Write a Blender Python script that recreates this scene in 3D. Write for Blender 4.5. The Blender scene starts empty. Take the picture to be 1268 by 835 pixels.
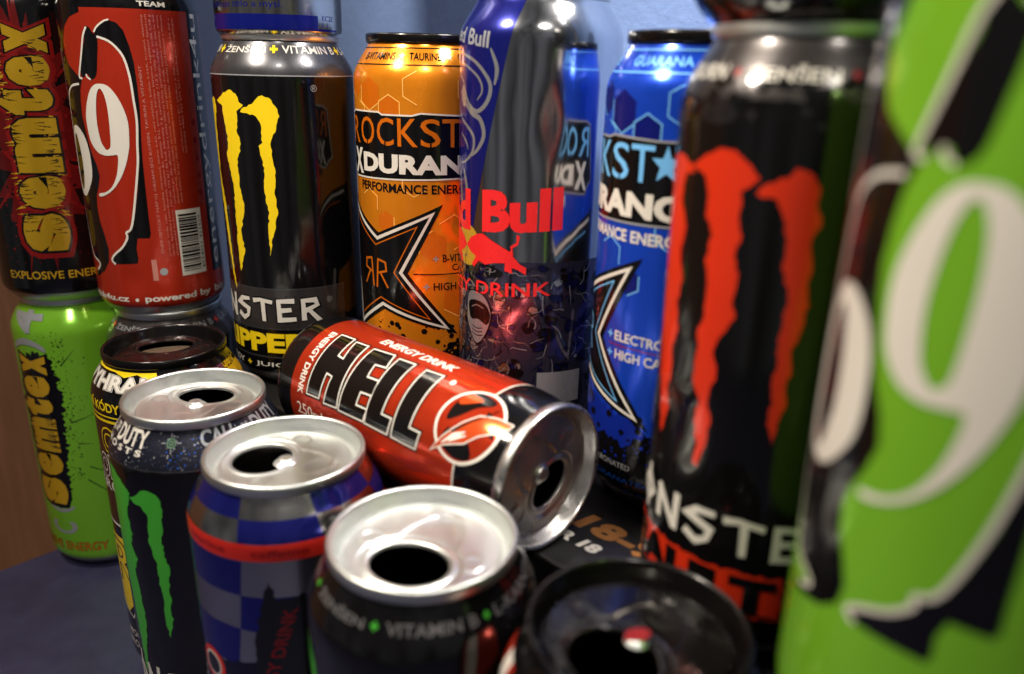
import bpy, bmesh, math, random
from mathutils import Vector, Matrix
from mathutils.geometry import tessellate_polygon

random.seed(7)
MM = 0.001
scene = bpy.context.scene
COL = scene.collection

# ------------------------------------------------------------------ camera
cam_data = bpy.data.cameras.new('camera')
cam = bpy.data.objects.new('camera', cam_data)
COL.objects.link(cam)
cam_data.sensor_width = 36.0
cam_data.lens = 36.0 * 971.9 / 1268.0
cam_data.clip_start = 0.005
cam_data.clip_end = 50.0
PITCH, ROLL = math.radians(19.27), math.radians(1.39)
cam.location = (0, 0, 0.2934)
cam.rotation_euler = (Matrix.Rotation(math.pi / 2 - PITCH, 3, 'X') @ Matrix.Rotation(ROLL, 3, 'Z')).to_euler()
cam_data.dof.use_dof = True
cam_data.dof.focus_distance = 0.35
cam_data.dof.aperture_fstop = cam_data.lens / 4.4
scene.camera = cam

# ------------------------------------------------------------------ light
world = bpy.data.worlds.new('World')
scene.world = world
world.use_nodes = True
wb = world.node_tree.nodes['Background']
wb.inputs[0].default_value = (0.80, 0.78, 0.80, 1)
# dim noise glow added in place of the unseen room, stretched to streak reflections
wn = world.node_tree
w_tc = wn.nodes.new('ShaderNodeTexCoord')
w_mp = wn.nodes.new('ShaderNodeMapping')
w_mp.inputs['Scale'].default_value = (1.0, 1.0, 0.35)
w_no = wn.nodes.new('ShaderNodeTexNoise')
w_no.inputs['Scale'].default_value = 3.2
w_no.inputs['Detail'].default_value = 2.0
w_mr = wn.nodes.new('ShaderNodeMapRange')
w_mr.inputs[1].default_value, w_mr.inputs[2].default_value = 0.36, 0.66
w_mr.inputs[3].default_value, w_mr.inputs[4].default_value = 0.025, 0.17
wn.links.new(w_tc.outputs['Generated'], w_mp.inputs[0])
wn.links.new(w_mp.outputs[0], w_no.inputs['Vector'])
wn.links.new(w_no.outputs[0], w_mr.inputs[0])
wn.links.new(w_mr.outputs[0], wb.inputs[1])

def area_lamp(name, loc, target, size, watts, rgb):
    d = bpy.data.lights.new(name, 'AREA')
    d.shape = 'DISK'
    d.size = size
    d.energy = watts
    d.color = rgb
    o = bpy.data.objects.new(name, d)
    COL.objects.link(o)
    o.location = loc
    o.rotation_euler = (Vector(target) - Vector(loc)).to_track_quat('-Z', 'Y').to_euler()
    return o

dl = area_lamp('desk_lamp_light', (-0.29, 0.17, 0.62), (0.06, 0.24, 0.20), 0.07, 1.75, (1.0, 0.89, 0.74))
dl.data.spread = math.radians(112)
ol = area_lamp('overhead_lamp_light', (0.10, 0.28, 0.54), (-0.01, 0.18, 0.17), 0.09, 0.85, (1.0, 0.93, 0.84))
ol.data.spread = math.radians(105)
area_lamp('front_fill_light', (0.06, -0.75, 1.45), (0.0, 0.30, 0.2), 0.22, 7.6, (1.0, 0.93, 0.83))  # added fill, high behind the camera, to brighten the can fronts

vs = scene.view_settings
vs.view_transform = 'Standard'
vs.look = 'None'
vs.exposure = 0.0
vs.gamma = 1.0
vs.use_curve_mapping = False
try:
    scene.cycles.use_denoising = True
    scene.cycles.sample_clamp_indirect = 6.0
    scene.cycles.max_bounces = 8
except Exception:
    pass

# ------------------------------------------------------------------ helpers
def lin(c):
    return tuple((v / 12.92 if v <= 0.04045 else ((v + 0.055) / 1.055) ** 2.4) for v in (x / 255.0 for x in c))

MATS = {}

def mat(name, rgb, metal=0.0, rough=0.4, coat=0.0, var=0.0, vscale=60.0, rvar=0.0, bump=0.0, bscale=300.0, stretch=None, spec=0.5):
    """procedural Principled material; rgb in sRGB 0-255"""
    if name in MATS:
        return MATS[name]
    m = bpy.data.materials.new(name)
    m.use_nodes = True
    nt = m.node_tree
    b = nt.nodes['Principled BSDF']
    c = lin(rgb)
    b.inputs['Base Color'].default_value = (*c, 1)
    b.inputs['Metallic'].default_value = metal
    b.inputs['Roughness'].default_value = rough
    b.inputs['Specular IOR Level'].default_value = spec
    b.inputs['Coat Weight'].default_value = coat
    b.inputs['Coat Roughness'].default_value = 0.08
    tc = nt.nodes.new('ShaderNodeTexCoord')
    mp = nt.nodes.new('ShaderNodeMapping')
    nt.links.new(tc.outputs['Object'], mp.inputs[0])
    if stretch:
        mp.inputs['Scale'].default_value = stretch
    if var > 0:
        n = nt.nodes.new('ShaderNodeTexNoise')
        n.inputs['Scale'].default_value = vscale
        n.inputs['Detail'].default_value = 5
        nt.links.new(mp.outputs[0], n.inputs['Vector'])
        mr = nt.nodes.new('ShaderNodeMapRange')
        mr.inputs[1].default_value = 0.3
        mr.inputs[2].default_value = 0.7
        mr.inputs[3].default_value = 1 - var
        mr.inputs[4].default_value = 1 + var
        nt.links.new(n.outputs[0], mr.inputs[0])
        mx = nt.nodes.new('ShaderNodeVectorMath')
        mx.operation = 'SCALE'
        mx.inputs[0].default_value = c
        nt.links.new(mr.outputs[0], mx.inputs['Scale'])
        nt.links.new(mx.outputs[0], b.inputs['Base Color'])
    if rvar > 0:
        n = nt.nodes.new('ShaderNodeTexNoise')
        n.inputs['Scale'].default_value = 90
        n.inputs['Detail'].default_value = 6
        nt.links.new(mp.outputs[0], n.inputs['Vector'])
        mr = nt.nodes.new('ShaderNodeMapRange')
        mr.inputs[1].default_value = 0.35
        mr.inputs[2].default_value = 0.7
        mr.inputs[3].default_value = max(0.02, rough - rvar)
        mr.inputs[4].default_value = rough + rvar
        nt.links.new(n.outputs[0], mr.inputs[0])
        nt.links.new(mr.outputs[0], b.inputs['Roughness'])
    if bump > 0:
        n = nt.nodes.new('ShaderNodeTexNoise')
        n.inputs['Scale'].default_value = bscale
        n.inputs['Detail'].default_value = 4
        nt.links.new(mp.outputs[0], n.inputs['Vector'])
        bp = nt.nodes.new('ShaderNodeBump')
        bp.inputs['Strength'].default_value = bump
        bp.inputs['Distance'].default_value = 0.001
        nt.links.new(n.outputs[0], bp.inputs['Height'])
        nt.links.new(bp.outputs[0], b.inputs['Normal'])
    MATS[name] = m
    return m

def ink(name, rgb, metal=0.25, rough=0.26, var=0.05):
    """can lacquer: a printed ink under a clear gloss varnish"""
    return mat(name, rgb, metal=metal, rough=rough, coat=0.25, var=var, vscale=45, rvar=0.06, bump=0.05, bscale=40, stretch=(1, 1, 0.35))

ALU = mat('aluminium', (218, 221, 219), metal=1.0, rough=0.40, var=0.05, vscale=220, rvar=0.08, bump=0.06, bscale=900, stretch=(1, 0.12, 1))
ALU_MIRROR = mat('polished_aluminium', (205, 208, 214), metal=1.0, rough=0.13, var=0.05, vscale=40, rvar=0.03, bump=0.16, bscale=70, stretch=(1, 1, 0.07))
ALU_DULL = mat('dull_aluminium', (190, 190, 192), metal=1.0, rough=0.36, var=0.08, vscale=120, rvar=0.08)
BLACK_LID = mat('black_lacquered_metal', (22, 20, 20), metal=0.55, rough=0.24, coat=0.3, var=0.2, vscale=150, rvar=0.08, bump=0.06, bscale=500)
INSIDE = mat('dark_can_lining', (46, 40, 34), metal=0.6, rough=0.5, var=0.1)

def link(name, me, parent=None):
    o = bpy.data.objects.new(name, me)
    COL.objects.link(o)
    if parent is not None:
        o.parent = parent
    return o

def tag(o, label, cat, group=None):
    o['label'] = label
    o['category'] = cat
    if group:
        o['group'] = group

def smooth(me):
    me.polygons.foreach_set('use_smooth', [True] * len(me.polygons))

def catmull(pts, n=6, closed=True):
    out = []
    k = len(pts)
    rng = range(k) if closed else range(k - 1)
    for i in rng:
        if closed:
            p0, p1, p2, p3 = pts[i - 1], pts[i], pts[(i + 1) % k], pts[(i + 2) % k]
        else:
            p0, p1, p2, p3 = pts[max(i - 1, 0)], pts[i], pts[i + 1], pts[min(i + 2, k - 1)]
        for j in range(n):
            t = j / n
            out.append(tuple(0.5 * ((2 * b) + (-a + c) * t + (2 * a - 5 * b + 4 * c - d) * t * t + (-a + 3 * b - 3 * c + d) * t ** 3) for a, b, c, d in zip(p0, p1, p2, p3)))
    if not closed:
        out.append(tuple(pts[-1]))
    return out

# ------------------------------------------------------------------ can geometry (millimetres)
SEG = 96
TALL = dict(R=32.9, H=168.0, NECK=25.8, S0=149.0,
            body=[(8.2, 31.6), (9.5, 32.5), (12, 32.9)] + [(12 + 137 * k / 34, 32.9) for k in range(1, 35)] +
                 [(151.2, 32.55), (153.5, 31.75), (156, 30.45), (158.5, 28.95), (161, 27.3), (162.6, 26.3), (163.9, 25.8)],
            base=[(9, 0.01), (8.4, 8), (6.5, 15), (3, 20.5), (0.5, 22.6), (0, 23.6), (0.4, 24.6), (2.2, 26.4), (5, 29.2), (7, 30.9), (8.2, 31.6)])
def scaled(base, R, H, neck=None):
    """same can drawn for another body radius and height"""
    dR, dH = R - base['R'], H - base['H']
    n = (neck or base['NECK']) - base['NECK']
    def f(z, r):
        if z <= 12:
            return (z, r * R / base['R'])
        if z <= base['S0']:
            return (12 + (z - 12) * (base['S0'] + dH - 12) / (base['S0'] - 12), r + dR)
        t = (base['R'] - r) / (base['R'] - base['NECK'])
        return (z + dH, R - t * (R - base['NECK'] - n))
    return dict(R=R, H=H, NECK=base['NECK'] + n, S0=base['S0'] + dH, body=[f(*p) for p in base['body']], base=[f(*p) for p in base['base']])
SLIM = scaled(TALL, 26.5, 134.0, 24.6)
SLEEK = scaled(TALL, 28.8, 156.0, 24.8)
NARROW = scaled(TALL, 31.2, 168.0)

DENTS = {}

def dent(dents, u, v, R):
    """how far the wall is pushed in at (u, v); every dent is (u, v, half width, half height, depth)"""
    d = 0.0
    for du, dv, su, sv, depth in dents:
        x = (u - du + math.pi * R) % (2 * math.pi * R) - math.pi * R
        d += depth * math.exp(-(x / su) ** 2 - ((v - dv) / sv) ** 2)
    return d

def revolve(name, prof, material, parent, seg=SEG, dents=()):
    vs_, fs = [], []
    R0 = max(p[1] for p in prof)
    for z, r1 in prof:
        for k in range(seg):
            a = 2 * math.pi * k / seg
            r = r1 - (dent(dents, R0 * (a + math.pi / 2), z, R0) if dents else 0)
            vs_.append((r * math.cos(a) * MM, r * math.sin(a) * MM, z * MM))
    for i in range(len(prof) - 1):
        for k in range(seg):
            a, b = i * seg + k, i * seg + (k + 1) % seg
            fs.append((a, b, b + seg, a + seg))
    me = bpy.data.meshes.new(name)
    me.from_pydata(vs_, [], fs)
    smooth(me)
    me.materials.append(material)
    return link(name, me, parent)

def sstep(a, b, x):
    t = min(1, max(0, (x - a) / (b - a)))
    return t * t * (3 - 2 * t)

def lid_panel(parent, R, z0, rot, material, a=11.0, b=9.4, off=10.3, flap=None, bean=0.0):
    """pressed panel with its drinking hole towards local angle rot; a heightfield ring between hole and countersink"""
    N, S = 128, 52
    cr, sr = math.cos(rot), math.sin(rot)
    def height(x, y):
        # x along hole direction, y across
        d_h = math.hypot((x - off) / (b + 3.4), y / (a + 3.2))
        d_t = math.hypot((x + 5.5) / 13.2, y / (8.6 + 0.18 * (x + 5.5)))
        d = min(d_h, d_t)
        hh = -0.38 * (1 - sstep(0.955, 1.035, d))
        lip = math.hypot((x - off) / b, y / a)
        hh += 0.34 * math.exp(-((lip - 1.10) / 0.06) ** 2)
        hh -= 0.22 * math.exp(-((lip - 1.30) / 0.03) ** 2)
        # finger well and raised crescents
        hh -= 0.22 * (1 - sstep(0.6, 1.0, math.hypot((x + 11.5) / 4.6, y / 5.2)))
        for sy in (-1, 1):
            hh += 0.38 * math.exp(-((math.hypot(x - 1.5, y - sy * 15.8) - 3.2) / 0.45) ** 2) * sstep(12.6, 14.5, abs(y))
        for k in range(-3, 4):
            hh += 0.3 * math.exp(-((x + 16.4 - 0.10 * k * k) ** 2 + (y - k * 1.9) ** 2) / 0.42)
        return hh
    vs_, fs = [], []
    for i in range(N):
        t = 2 * math.pi * i / N
        ex, ey = off + b * math.cos(t), a * math.sin(t)
        ex -= bean * math.exp(-((ey) / (a * 0.42)) ** 2) * (1 if math.cos(t) < 0 else 0) * -1
        # cast from hole centre to the panel circle
        dx, dy = b * math.cos(t), a * math.sin(t)
        l = math.hypot(dx, dy); dx /= l; dy /= l
        B = off * dx
        q = -B + math.sqrt(B * B - off * off + R * R)
        qx, qy = off + dx * q, dy * q
        row = [(off + (ex - off) * 0.985, ey * 0.985, -1.3), (ex, ey, -0.62)]
        for s in range(S):
            u = (s / (S - 1)) ** 0.9
            x, y = ex + (qx - ex) * u, ey + (qy - ey) * u
            row.append((x, y, height(x, y)))
        for x, y, z in row:
            vs_.append(((x * cr - y * sr) * MM, (x * sr + y * cr) * MM, (z0 + z) * MM))
    W = S + 2
    for i in range(N):
        j = (i + 1) % N
        for s in range(W - 1):
            fs.append((i * W + s, i * W + s + 1, j * W + s + 1, j * W + s))
    me = bpy.data.meshes.new('lid_panel')
    me.from_pydata(vs_, [], fs)
    smooth(me)
    me.materials.append(material)
    o = link('lid_panel', me, parent)
    if flap:
        # the pressed-in tear flap still hanging under the hole
        fv, ff = [], []
        M = 40
        for ring, rr in enumerate((0.0, 0.5, 0.9, 1.0)):
            for k in range(M):
                t = 2 * math.pi * k / M
                x, y = off + b * 0.93 * rr * math.cos(t), a * 0.93 * rr * math.sin(t)
                z = -0.9 - (x - off + b) * flap[1] - (0.35 if ring < 3 else 0)
                fv.append(((x * cr - y * sr) * MM, (x * sr + y * cr) * MM, (z0 + z) * MM))
        for ring in range(3):
            for k in range(M):
                ff.append((ring * M + k, ring * M + (k + 1) % M, (ring + 1) * M + (k + 1) % M, (ring + 1) * M + k))
        fm = bpy.data.meshes.new('tear_flap')
        fm.from_pydata(fv, [], ff)
        smooth(fm)
        fm.materials.append(flap[0])
        link('tear_flap', fm, parent)
    return o

def lid(parent, spec, material, rot=0.0, hole=True, rivet=True, rivet_mat=None, **kw):
    H, NK = spec['H'], spec['NECK']
    zt = H
    prof = [(zt - 4.15, NK + 0.02), (zt - 4.0, NK + 0.75), (zt - 3.2, NK + 1.0), (zt - 0.9, NK + 1.1), (zt - 0.25, NK + 0.85), (zt, NK + 0.35),
            (zt - 0.2, NK - 0.2), (zt - 0.9, NK - 0.55), (zt - 2.5, NK - 0.85), (zt - 5.6, NK - 1.9), (zt - 6.6, NK - 2.35), (zt - 6.9, NK - 2.8), (zt - 6.6, NK - 3.3), (zt - 5.2, NK - 3.6), (zt - 4.75, NK - 3.95)]
    rim = revolve('lid', prof, material, parent)
    lid_panel(rim, NK - 3.95, zt - 4.75, rot, material, **kw)
    if rivet:
        z = zt - 4.75
        pr = [(z - 0.9, 4.2), (z - 0.3, 3.6), (z + 0.05, 2.9), (z + 0.35, 2.55), (z + 0.75, 2.5), (z + 0.95, 2.2), (z + 0.98, 1.4), (z + 0.9, 0.01)]
        revolve('rivet', pr, rivet_mat or material, rim, seg=28)
    return rim

def can(name, label, cat, loc, spec, body_mat, lid_mat=None, face=None, rz=None, group=None, base_mat=None, dents=(), **lidkw):
    """Empty at the base of the can; local -Y is the side that artwork coordinates call u = 0"""
    root = bpy.data.objects.new(name, None)
    COL.objects.link(root)
    root.empty_display_size = 0.02
    root.location = [c * MM for c in loc]
    if rz is None:
        rz = math.atan2(-loc[1], -loc[0]) + math.pi / 2
    root.rotation_euler = (0, 0, rz)
    tag(root, label, cat, group)
    revolve('body', spec['body'], body_mat, root, dents=dents)
    DENTS[root.name] = dents
    revolve('base', spec['base'], base_mat or ALU_DULL, root)
    if lid_mat:
        if 'rot' in lidkw:
            lidkw['rot'] = lidkw['rot'] - rz      # given in world azimuth
        lid(root, spec, lid_mat, **lidkw)
    root['spec'] = 0
    del root['spec']
    SPEC[root.name] = spec
    return root
SPEC = {}

# ------------------------------------------------------------------ printed artwork wrapped round a can
def spec_curve(spec):
    """v (mm up the wall; beyond the shoulder measured along the slope) -> r, z, normal"""
    pts = [p for p in spec['body']]
    v = [pts[0][0]]
    for (z0, r0), (z1, r1) in zip(pts, pts[1:]):
        v.append(v[-1] + ((z1 - z0) if z1 <= spec['S0'] + 1e-6 else math.hypot(z1 - z0, r1 - r0)))
    return v, pts

_font_cache = {}
SPACING = [1.0]

def glyphs(s, off, res, shear):
    key = (s, off, res, shear)
    if key in _font_cache:
        return _font_cache[key]
    c = bpy.data.curves.new('tmp_text', 'FONT')
    c.body = s
    c.size = 1.0
    c.offset = off
    c.resolution_u = res
    c.shear = shear
    c.space_character = SPACING[0]
    c.fill_mode = 'FRONT'
    o = bpy.data.objects.new('tmp_text', c)
    me = bpy.data.meshes.new_from_object(o)
    vs_ = [(v.co.x, v.co.y) for v in me.vertices]
    fs = [tuple(p.vertices) for p in me.polygons]
    bpy.data.meshes.remove(me)
    bpy.data.objects.remove(o)
    bpy.data.curves.remove(c)
    _font_cache[key] = (vs_, fs)
    return vs_, fs

DV = {}
class Art:
    """flat shapes in (u, v) millimetres, laid on the wall of a can as one printed part"""
    def __init__(self, root, name, label=None):
        self.root, self.name, self.label = root, name, label
        self.mats, self.items = [], []
        self.dv = DV.get(root.name, 0.0)
    def _m(self, m):
        if m not in self.mats:
            self.mats.append(m)
        return self.mats.index(m)
    def tris(self, vs_, fs, m, layer):
        self.items.append((vs_, fs, self._m(m), layer))
    def poly(self, pts, m, layer=1, holes=(), curve=0):
        loops = [list(pts)] + [list(h) for h in holes]
        if curve:
            loops = [catmull(l, curve) for l in loops]
        flat = [Vector((p[0], p[1], 0)) for l in loops for p in l]
        t = tessellate_polygon([[Vector((p[0], p[1], 0)) for p in l] for l in loops])
        self.tris([(p.x, p.y) for p in flat], [tuple(x) for x in t], m, layer)
    def rect(self, u0, u1, v0, v1, m, layer=1):
        self.poly([(u0, v0), (u1, v0), (u1, v1), (u0, v1)], m, layer)
    def stroke(self, pts, w, m, layer=1, closed=False, curve=0, taper=None):
        if curve:
            pts = catmull(pts, curve, closed)
        n = len(pts)
        L, Rr = [], []
        for i in range(n):
            if closed:
                a, b = pts[i - 1], pts[(i + 1) % n]
            else:
                a, b = pts[max(i - 1, 0)], pts[min(i + 1, n - 1)]
            p = pts[i]
            def unit(x, y):
                l = math.hypot(x, y) or 1
                return x / l, y / l
            d1 = unit(p[0] - a[0], p[1] - a[1]) if (p != a) else unit(b[0] - p[0], b[1] - p[1])
            d2 = unit(b[0] - p[0], b[1] - p[1]) if (p != b) else d1
            tx, ty = unit(d1[0] + d2[0], d1[1] + d2[1])
            k = 1 / max(0.45, (tx * d1[0] + ty * d1[1]))
            ww = w / 2 * k * (taper(i / (n - 1)) if taper else 1)
            L.append((p[0] - ty * ww, p[1] + tx * ww))
            Rr.append((p[0] + ty * ww, p[1] - tx * ww))
        fs = []
        for i in range(n if closed else n - 1):
            j = (i + 1) % n
            fs.append((i, n + i, n + j, j))
        self.tris(L + Rr, fs, m, layer)
    def disc(self, u, v, r, m, layer=1, n=20, ry=None):
        self.poly([(u + r * math.cos(2 * math.pi * k / n), v + (ry or r) * math.sin(2 * math.pi * k / n)) for k in range(n)], m, layer)
    def text(self, s, box, m, layer=2, rot=0, bold=0.0, shear=0.0, outline=(), warp=None, res=3):
        """fit the string into box = (u0, u1, v0, v1); outline = [(extra offset, material), ...] laid below"""
        vs_, fs = glyphs(s, bold, res, shear)
        xs = [p[0] for p in vs_]; ys = [p[1] for p in vs_]
        x0, x1, y0, y1 = min(xs), max(xs), min(ys), max(ys)
        u0, u1, v0, v1 = box
        def fit(p):
            a, b = (p[0] - x0) / (x1 - x0), (p[1] - y0) / (y1 - y0)
            if rot == 90:
                q = (u1 - b * (u1 - u0), v0 + a * (v1 - v0))
            elif rot == -90:
                q = (u0 + b * (u1 - u0), v1 - a * (v1 - v0))
            else:
                q = (u0 + a * (u1 - u0), v0 + b * (v1 - v0))
            return warp(*q) if warp else q
        self.tris([fit(p) for p in vs_], fs, m, layer)
        for i, (ex, om) in enumerate(outline):
            ov, of = glyphs(s, bold + ex, res, shear)
            self.tris([fit(p) for p in ov], of, om, layer - 1 - i)
    def build(self):
        spec = SPEC[self.root.name]
        R = spec['R']
        bm = bmesh.new()
        for vs_, fs, mi, layer in self.items:
            bv = [bm.verts.new((p[0], p[1] + self.dv, layer)) for p in vs_]
            for f in fs:
                try:
                    bf = bm.faces.new([bv[i] for i in f])
                    bf.material_index = mi
                except ValueError:
                    pass
        us = [v.co.x for v in bm.verts]; vv = [v.co.y for v in bm.verts]
        du = 2 * math.pi * R / SEG
        def cut(co, no):
            bmesh.ops.bisect_plane(bm, geom=bm.verts[:] + bm.edges[:] + bm.faces[:], dist=1e-5, plane_co=co, plane_no=no)
        for k in range(math.ceil(min(us) / du), math.floor(max(us) / du) + 1):
            cut((k * du, 0, 0), (1, 0, 0))
        cv, cp = spec_curve(spec)
        for v in cv:
            if min(vv) < v < max(vv) and (v > spec['S0'] - 1 or v < 13):
                cut((0, v, 0), (0, 1, 0))
        dents = DENTS.get(self.root.name, ())
        for du_, dv_, su, sv, dp in dents:
            lo, hi = max(min(vv), dv_ - 2.2 * sv), min(max(vv), dv_ + 2.2 * sv)
            k = lo
            while k < hi and min(us) < du_ + 2 * su and max(us) > du_ - 2 * su:
                cut((0, k, 0), (0, 1, 0))
                k += 3.0
        me = bpy.data.meshes.new(self.name)
        normals = []
        for vert in bm.verts:
            u, v, layer = vert.co
            v = min(max(v, cv[0]), cv[-1])
            i = 0
            while i < len(cv) - 2 and cv[i + 1] < v:
                i += 1
            t = (v - cv[i]) / (cv[i + 1] - cv[i])
            z = cp[i][0] + t * (cp[i + 1][0] - cp[i][0])
            r = cp[i][1] + t * (cp[i + 1][1] - cp[i][1])
            # smooth normal from neighbouring profile points
            def tan(j):
                a, b = cp[max(j - 1, 0)], cp[min(j + 1, len(cp) - 1)]
                return Vector((b[1] - a[1], b[0] - a[0])).normalized()
            tg = (tan(i) * (1 - t) + tan(i + 1) * t).normalized()
            nr, nz = tg.y, -tg.x
            a = -math.pi / 2 + u / R
            off = 0.05 * layer
            nv = Vector((nr * math.cos(a), nr * math.sin(a), nz))
            if dents:
                d0 = dent(dents, u, v, R)
                gu = (dent(dents, u + 0.3, v, R) - d0) / 0.3
                gv = (dent(dents, u, v + 0.3, R) - d0) / 0.3
                r -= d0
                nv = (nv + Vector((-math.sin(a), math.cos(a), 0)) * gu + Vector((0, 0, 1)) * gv).normalized()
            normals.append(tuple(nv))
            vert.co = (((r + nr * off) * math.cos(a)) * MM, ((r + nr * off) * math.sin(a)) * MM, (z + nz * off) * MM)
        bmesh.ops.triangulate(bm, faces=[f for f in bm.faces if len(f.verts) > 4])
        bm.normal_update()
        flip = []
        bm.verts.index_update()
        for f in bm.faces:
            n = Vector(normals[f.verts[0].index])
            if f.normal.dot(n) < 0:
                flip.append(f)
        if flip:
            bmesh.ops.reverse_faces(bm, faces=flip)
        bm.to_mesh(me)
        bm.free()
        smooth(me)
        for m in self.mats:
            me.materials.append(m)
        try:
            me.normals_split_custom_set_from_vertices(normals)
        except Exception as e:
            print('normals', e)
        o = link(self.name, me, self.root)
        if self.label:
            o['label'] = self.label
        return o

# ------------------------------------------------------------------ the setting: desk, wall, wardrobe, carton
TD = Vector((0.7313, -0.6820, 0))          # along the desk edge
ND = Vector((0.6820, 0.7313, 0))           # towards the wall
def tn(t, n, z=0):
    p = TD * t + ND * n
    return Vector((p.x, p.y, z)) * MM

def block(name, t0, t1, n0, n1, z0, z1, material, parent=None, bev=1.0):
    bm = bmesh.new()
    c = [bm.verts.new(tn(t, n, z)) for z in (z0, z1) for n in (n0, n1) for t in (t0, t1)]
    for f in ((0, 2, 3, 1), (4, 5, 7, 6), (0, 1, 5, 4), (2, 6, 7, 3), (0, 4, 6, 2), (1, 3, 7, 5)):
        bm.faces.new([c[i] for i in f])
    if bev:
        bmesh.ops.bevel(bm, geom=bm.edges[:], offset=bev * MM, segments=3, affect='EDGES', profile=0.6)
    bmesh.ops.recalc_face_normals(bm, faces=bm.faces[:])
    me = bpy.data.meshes.new(name)
    bm.to_mesh(me)
    bm.free()
    me.materials.append(material)
    return link(name, me, parent)

WALL = mat('blue_wall_paint', (128, 158, 216), rough=0.75, var=0.05, vscale=30, bump=0.5, bscale=220)
DESK = mat('dark_desk_top', (54, 54, 82), rough=0.46, var=0.14, vscale=34, rvar=0.12, bump=0.05, bscale=900)
WOOD = mat('brown_wood_veneer', (196, 134, 92), rough=0.55, var=0.16, vscale=26, stretch=(6, 6, 0.35), bump=0.06, bscale=140)
CARTON = mat('black_carton', (14, 13, 14), rough=0.42, var=0.15, vscale=60, rvar=0.08, bump=0.05, bscale=400)
w = block('wall', -2300, 1500, 336, 400, -750, 1900, WALL, bev=0); w['kind'] = 'structure'
fl = block('floor', -2300, 1500, -1500, 400, -790, -752, mat('floor_boards', (96, 74, 56), rough=0.5, var=0.1), bev=0); fl['kind'] = 'structure'
dk = block('desk_top', -490, 900, -420, 333, -28, 0, DESK, bev=1.2)
tag(dk, 'dark blue grey desk top that the lower cans stand on', 'desk')
wd = block('wardrobe_side', -1500, -905, -500, 333, -750, 1500, WOOD, bev=2)
tag(wd, 'brown wooden wardrobe side behind the green can at the edge', 'wardrobe')
ct = block('carton', -380, 10, 173.4, 322, 0.2, 136.2, CARTON, bev=1.5)
tag(ct, 'black printed carton carrying the lying red can and the back row', 'carton')
ZB = 136.3
# ------------------------------------------------------------------ inks
BLACK = ink('black_ink', (11, 10, 11), metal=0.0, rough=0.14)
WHITE = ink('white_ink', (208, 203, 194), metal=0.0, rough=0.35)
GREY = ink('grey_ink', (150, 152, 156), metal=0.2, rough=0.35)
RED = ink('red_lacquer', (186, 48, 26), metal=0.45, rough=0.24)
DKRED = ink('dark_red_ink', (128, 18, 16), metal=0.2, rough=0.3)
ORANGERED = ink('orange_red_ink', (212, 50, 22), metal=0.2, rough=0.22)
YELLOW = ink('yellow_ink', (238, 205, 24), metal=0.1, rough=0.3)
OCHRE = ink('ochre_ink', (205, 160, 30), metal=0.3, rough=0.3, var=0.12)
GREEN = ink('green_lacquer', (126, 192, 46), metal=0.35, rough=0.2)
CLAWGREEN = ink('claw_green_ink', (66, 168, 50), metal=0.1, rough=0.35)
ORANGE = ink('orange_lacquer', (250, 150, 30), metal=0.55, rough=0.24, var=0.10)
PALEORANGE = ink('pale_orange_ink', (252, 190, 96), metal=0.2, rough=0.3)
DEEPORANGE = ink('deep_orange_ink', (222, 112, 14), metal=0.35, rough=0.25, var=0.08)
BLUE = ink('blue_lacquer', (28, 78, 220), metal=0.55, rough=0.22, var=0.14)
DEEPBLUE = ink('deep_blue_ink', (16, 26, 120), metal=0.4, rough=0.24)
NAVY = ink('navy_ink', (22, 24, 78), metal=0.55, rough=0.2)
SKY = ink('sky_blue_ink', (112, 182, 238), metal=0.1, rough=0.3)
MIDBLUE = ink('mid_blue_ink', (44, 110, 228), metal=0.3, rough=0.25)
BULLRED = ink('scarlet_ink', (226, 40, 42), metal=0.1, rough=0.3)
GOLD = ink('gold_ink', (200, 160, 50), metal=0.3, rough=0.3)
CHARCOAL = ink('charcoal_ink', (62, 58, 58), metal=0.5, rough=0.3, var=0.3)
STEELGREY = ink('steel_grey_ink', (84, 84, 88), metal=0.7, rough=0.3, var=0.25)
HELLRED = ink('brick_red_lacquer', (200, 58, 28), metal=0.65, rough=0.2, var=0.08)
BROWN = ink('dark_brown_ink', (52, 30, 24), metal=0.2, rough=0.3)
CHECKBLUE = ink('check_blue_ink', (34, 38, 128), metal=0.7, rough=0.2)
SATIN = mat('satin_aluminium', (196, 194, 190), metal=1.0, rough=0.2, coat=0.1, var=0.08, vscale=60, rvar=0.05, bump=0.10, bscale=70, stretch=(1, 1, 0.08))
PURPLE = ink('purple_ink', (120, 60, 90), metal=0.3, rough=0.3)
COPPER = mat('copper_print', (150, 100, 52), metal=0.2, rough=0.4)

def rough_edge(pts, amp, step, seed=1):
    """resample a closed outline and jitter it sideways, for torn and brushed shapes"""
    rnd = random.Random(seed)
    out = []
    n = len(pts)
    for i in range(n):
        a, b = pts[i], pts[(i + 1) % n]
        l = math.hypot(b[0] - a[0], b[1] - a[1])
        m = max(1, int(l / step))
        for k in range(m):
            t = k / m
            nx, ny = -(b[1] - a[1]) / (l or 1), (b[0] - a[0]) / (l or 1)
            j = rnd.uniform(-amp, amp) if k else 0
            out.append((a[0] + (b[0] - a[0]) * t + nx * j, a[1] + (b[1] - a[1]) * t + ny * j))
    return out

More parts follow.
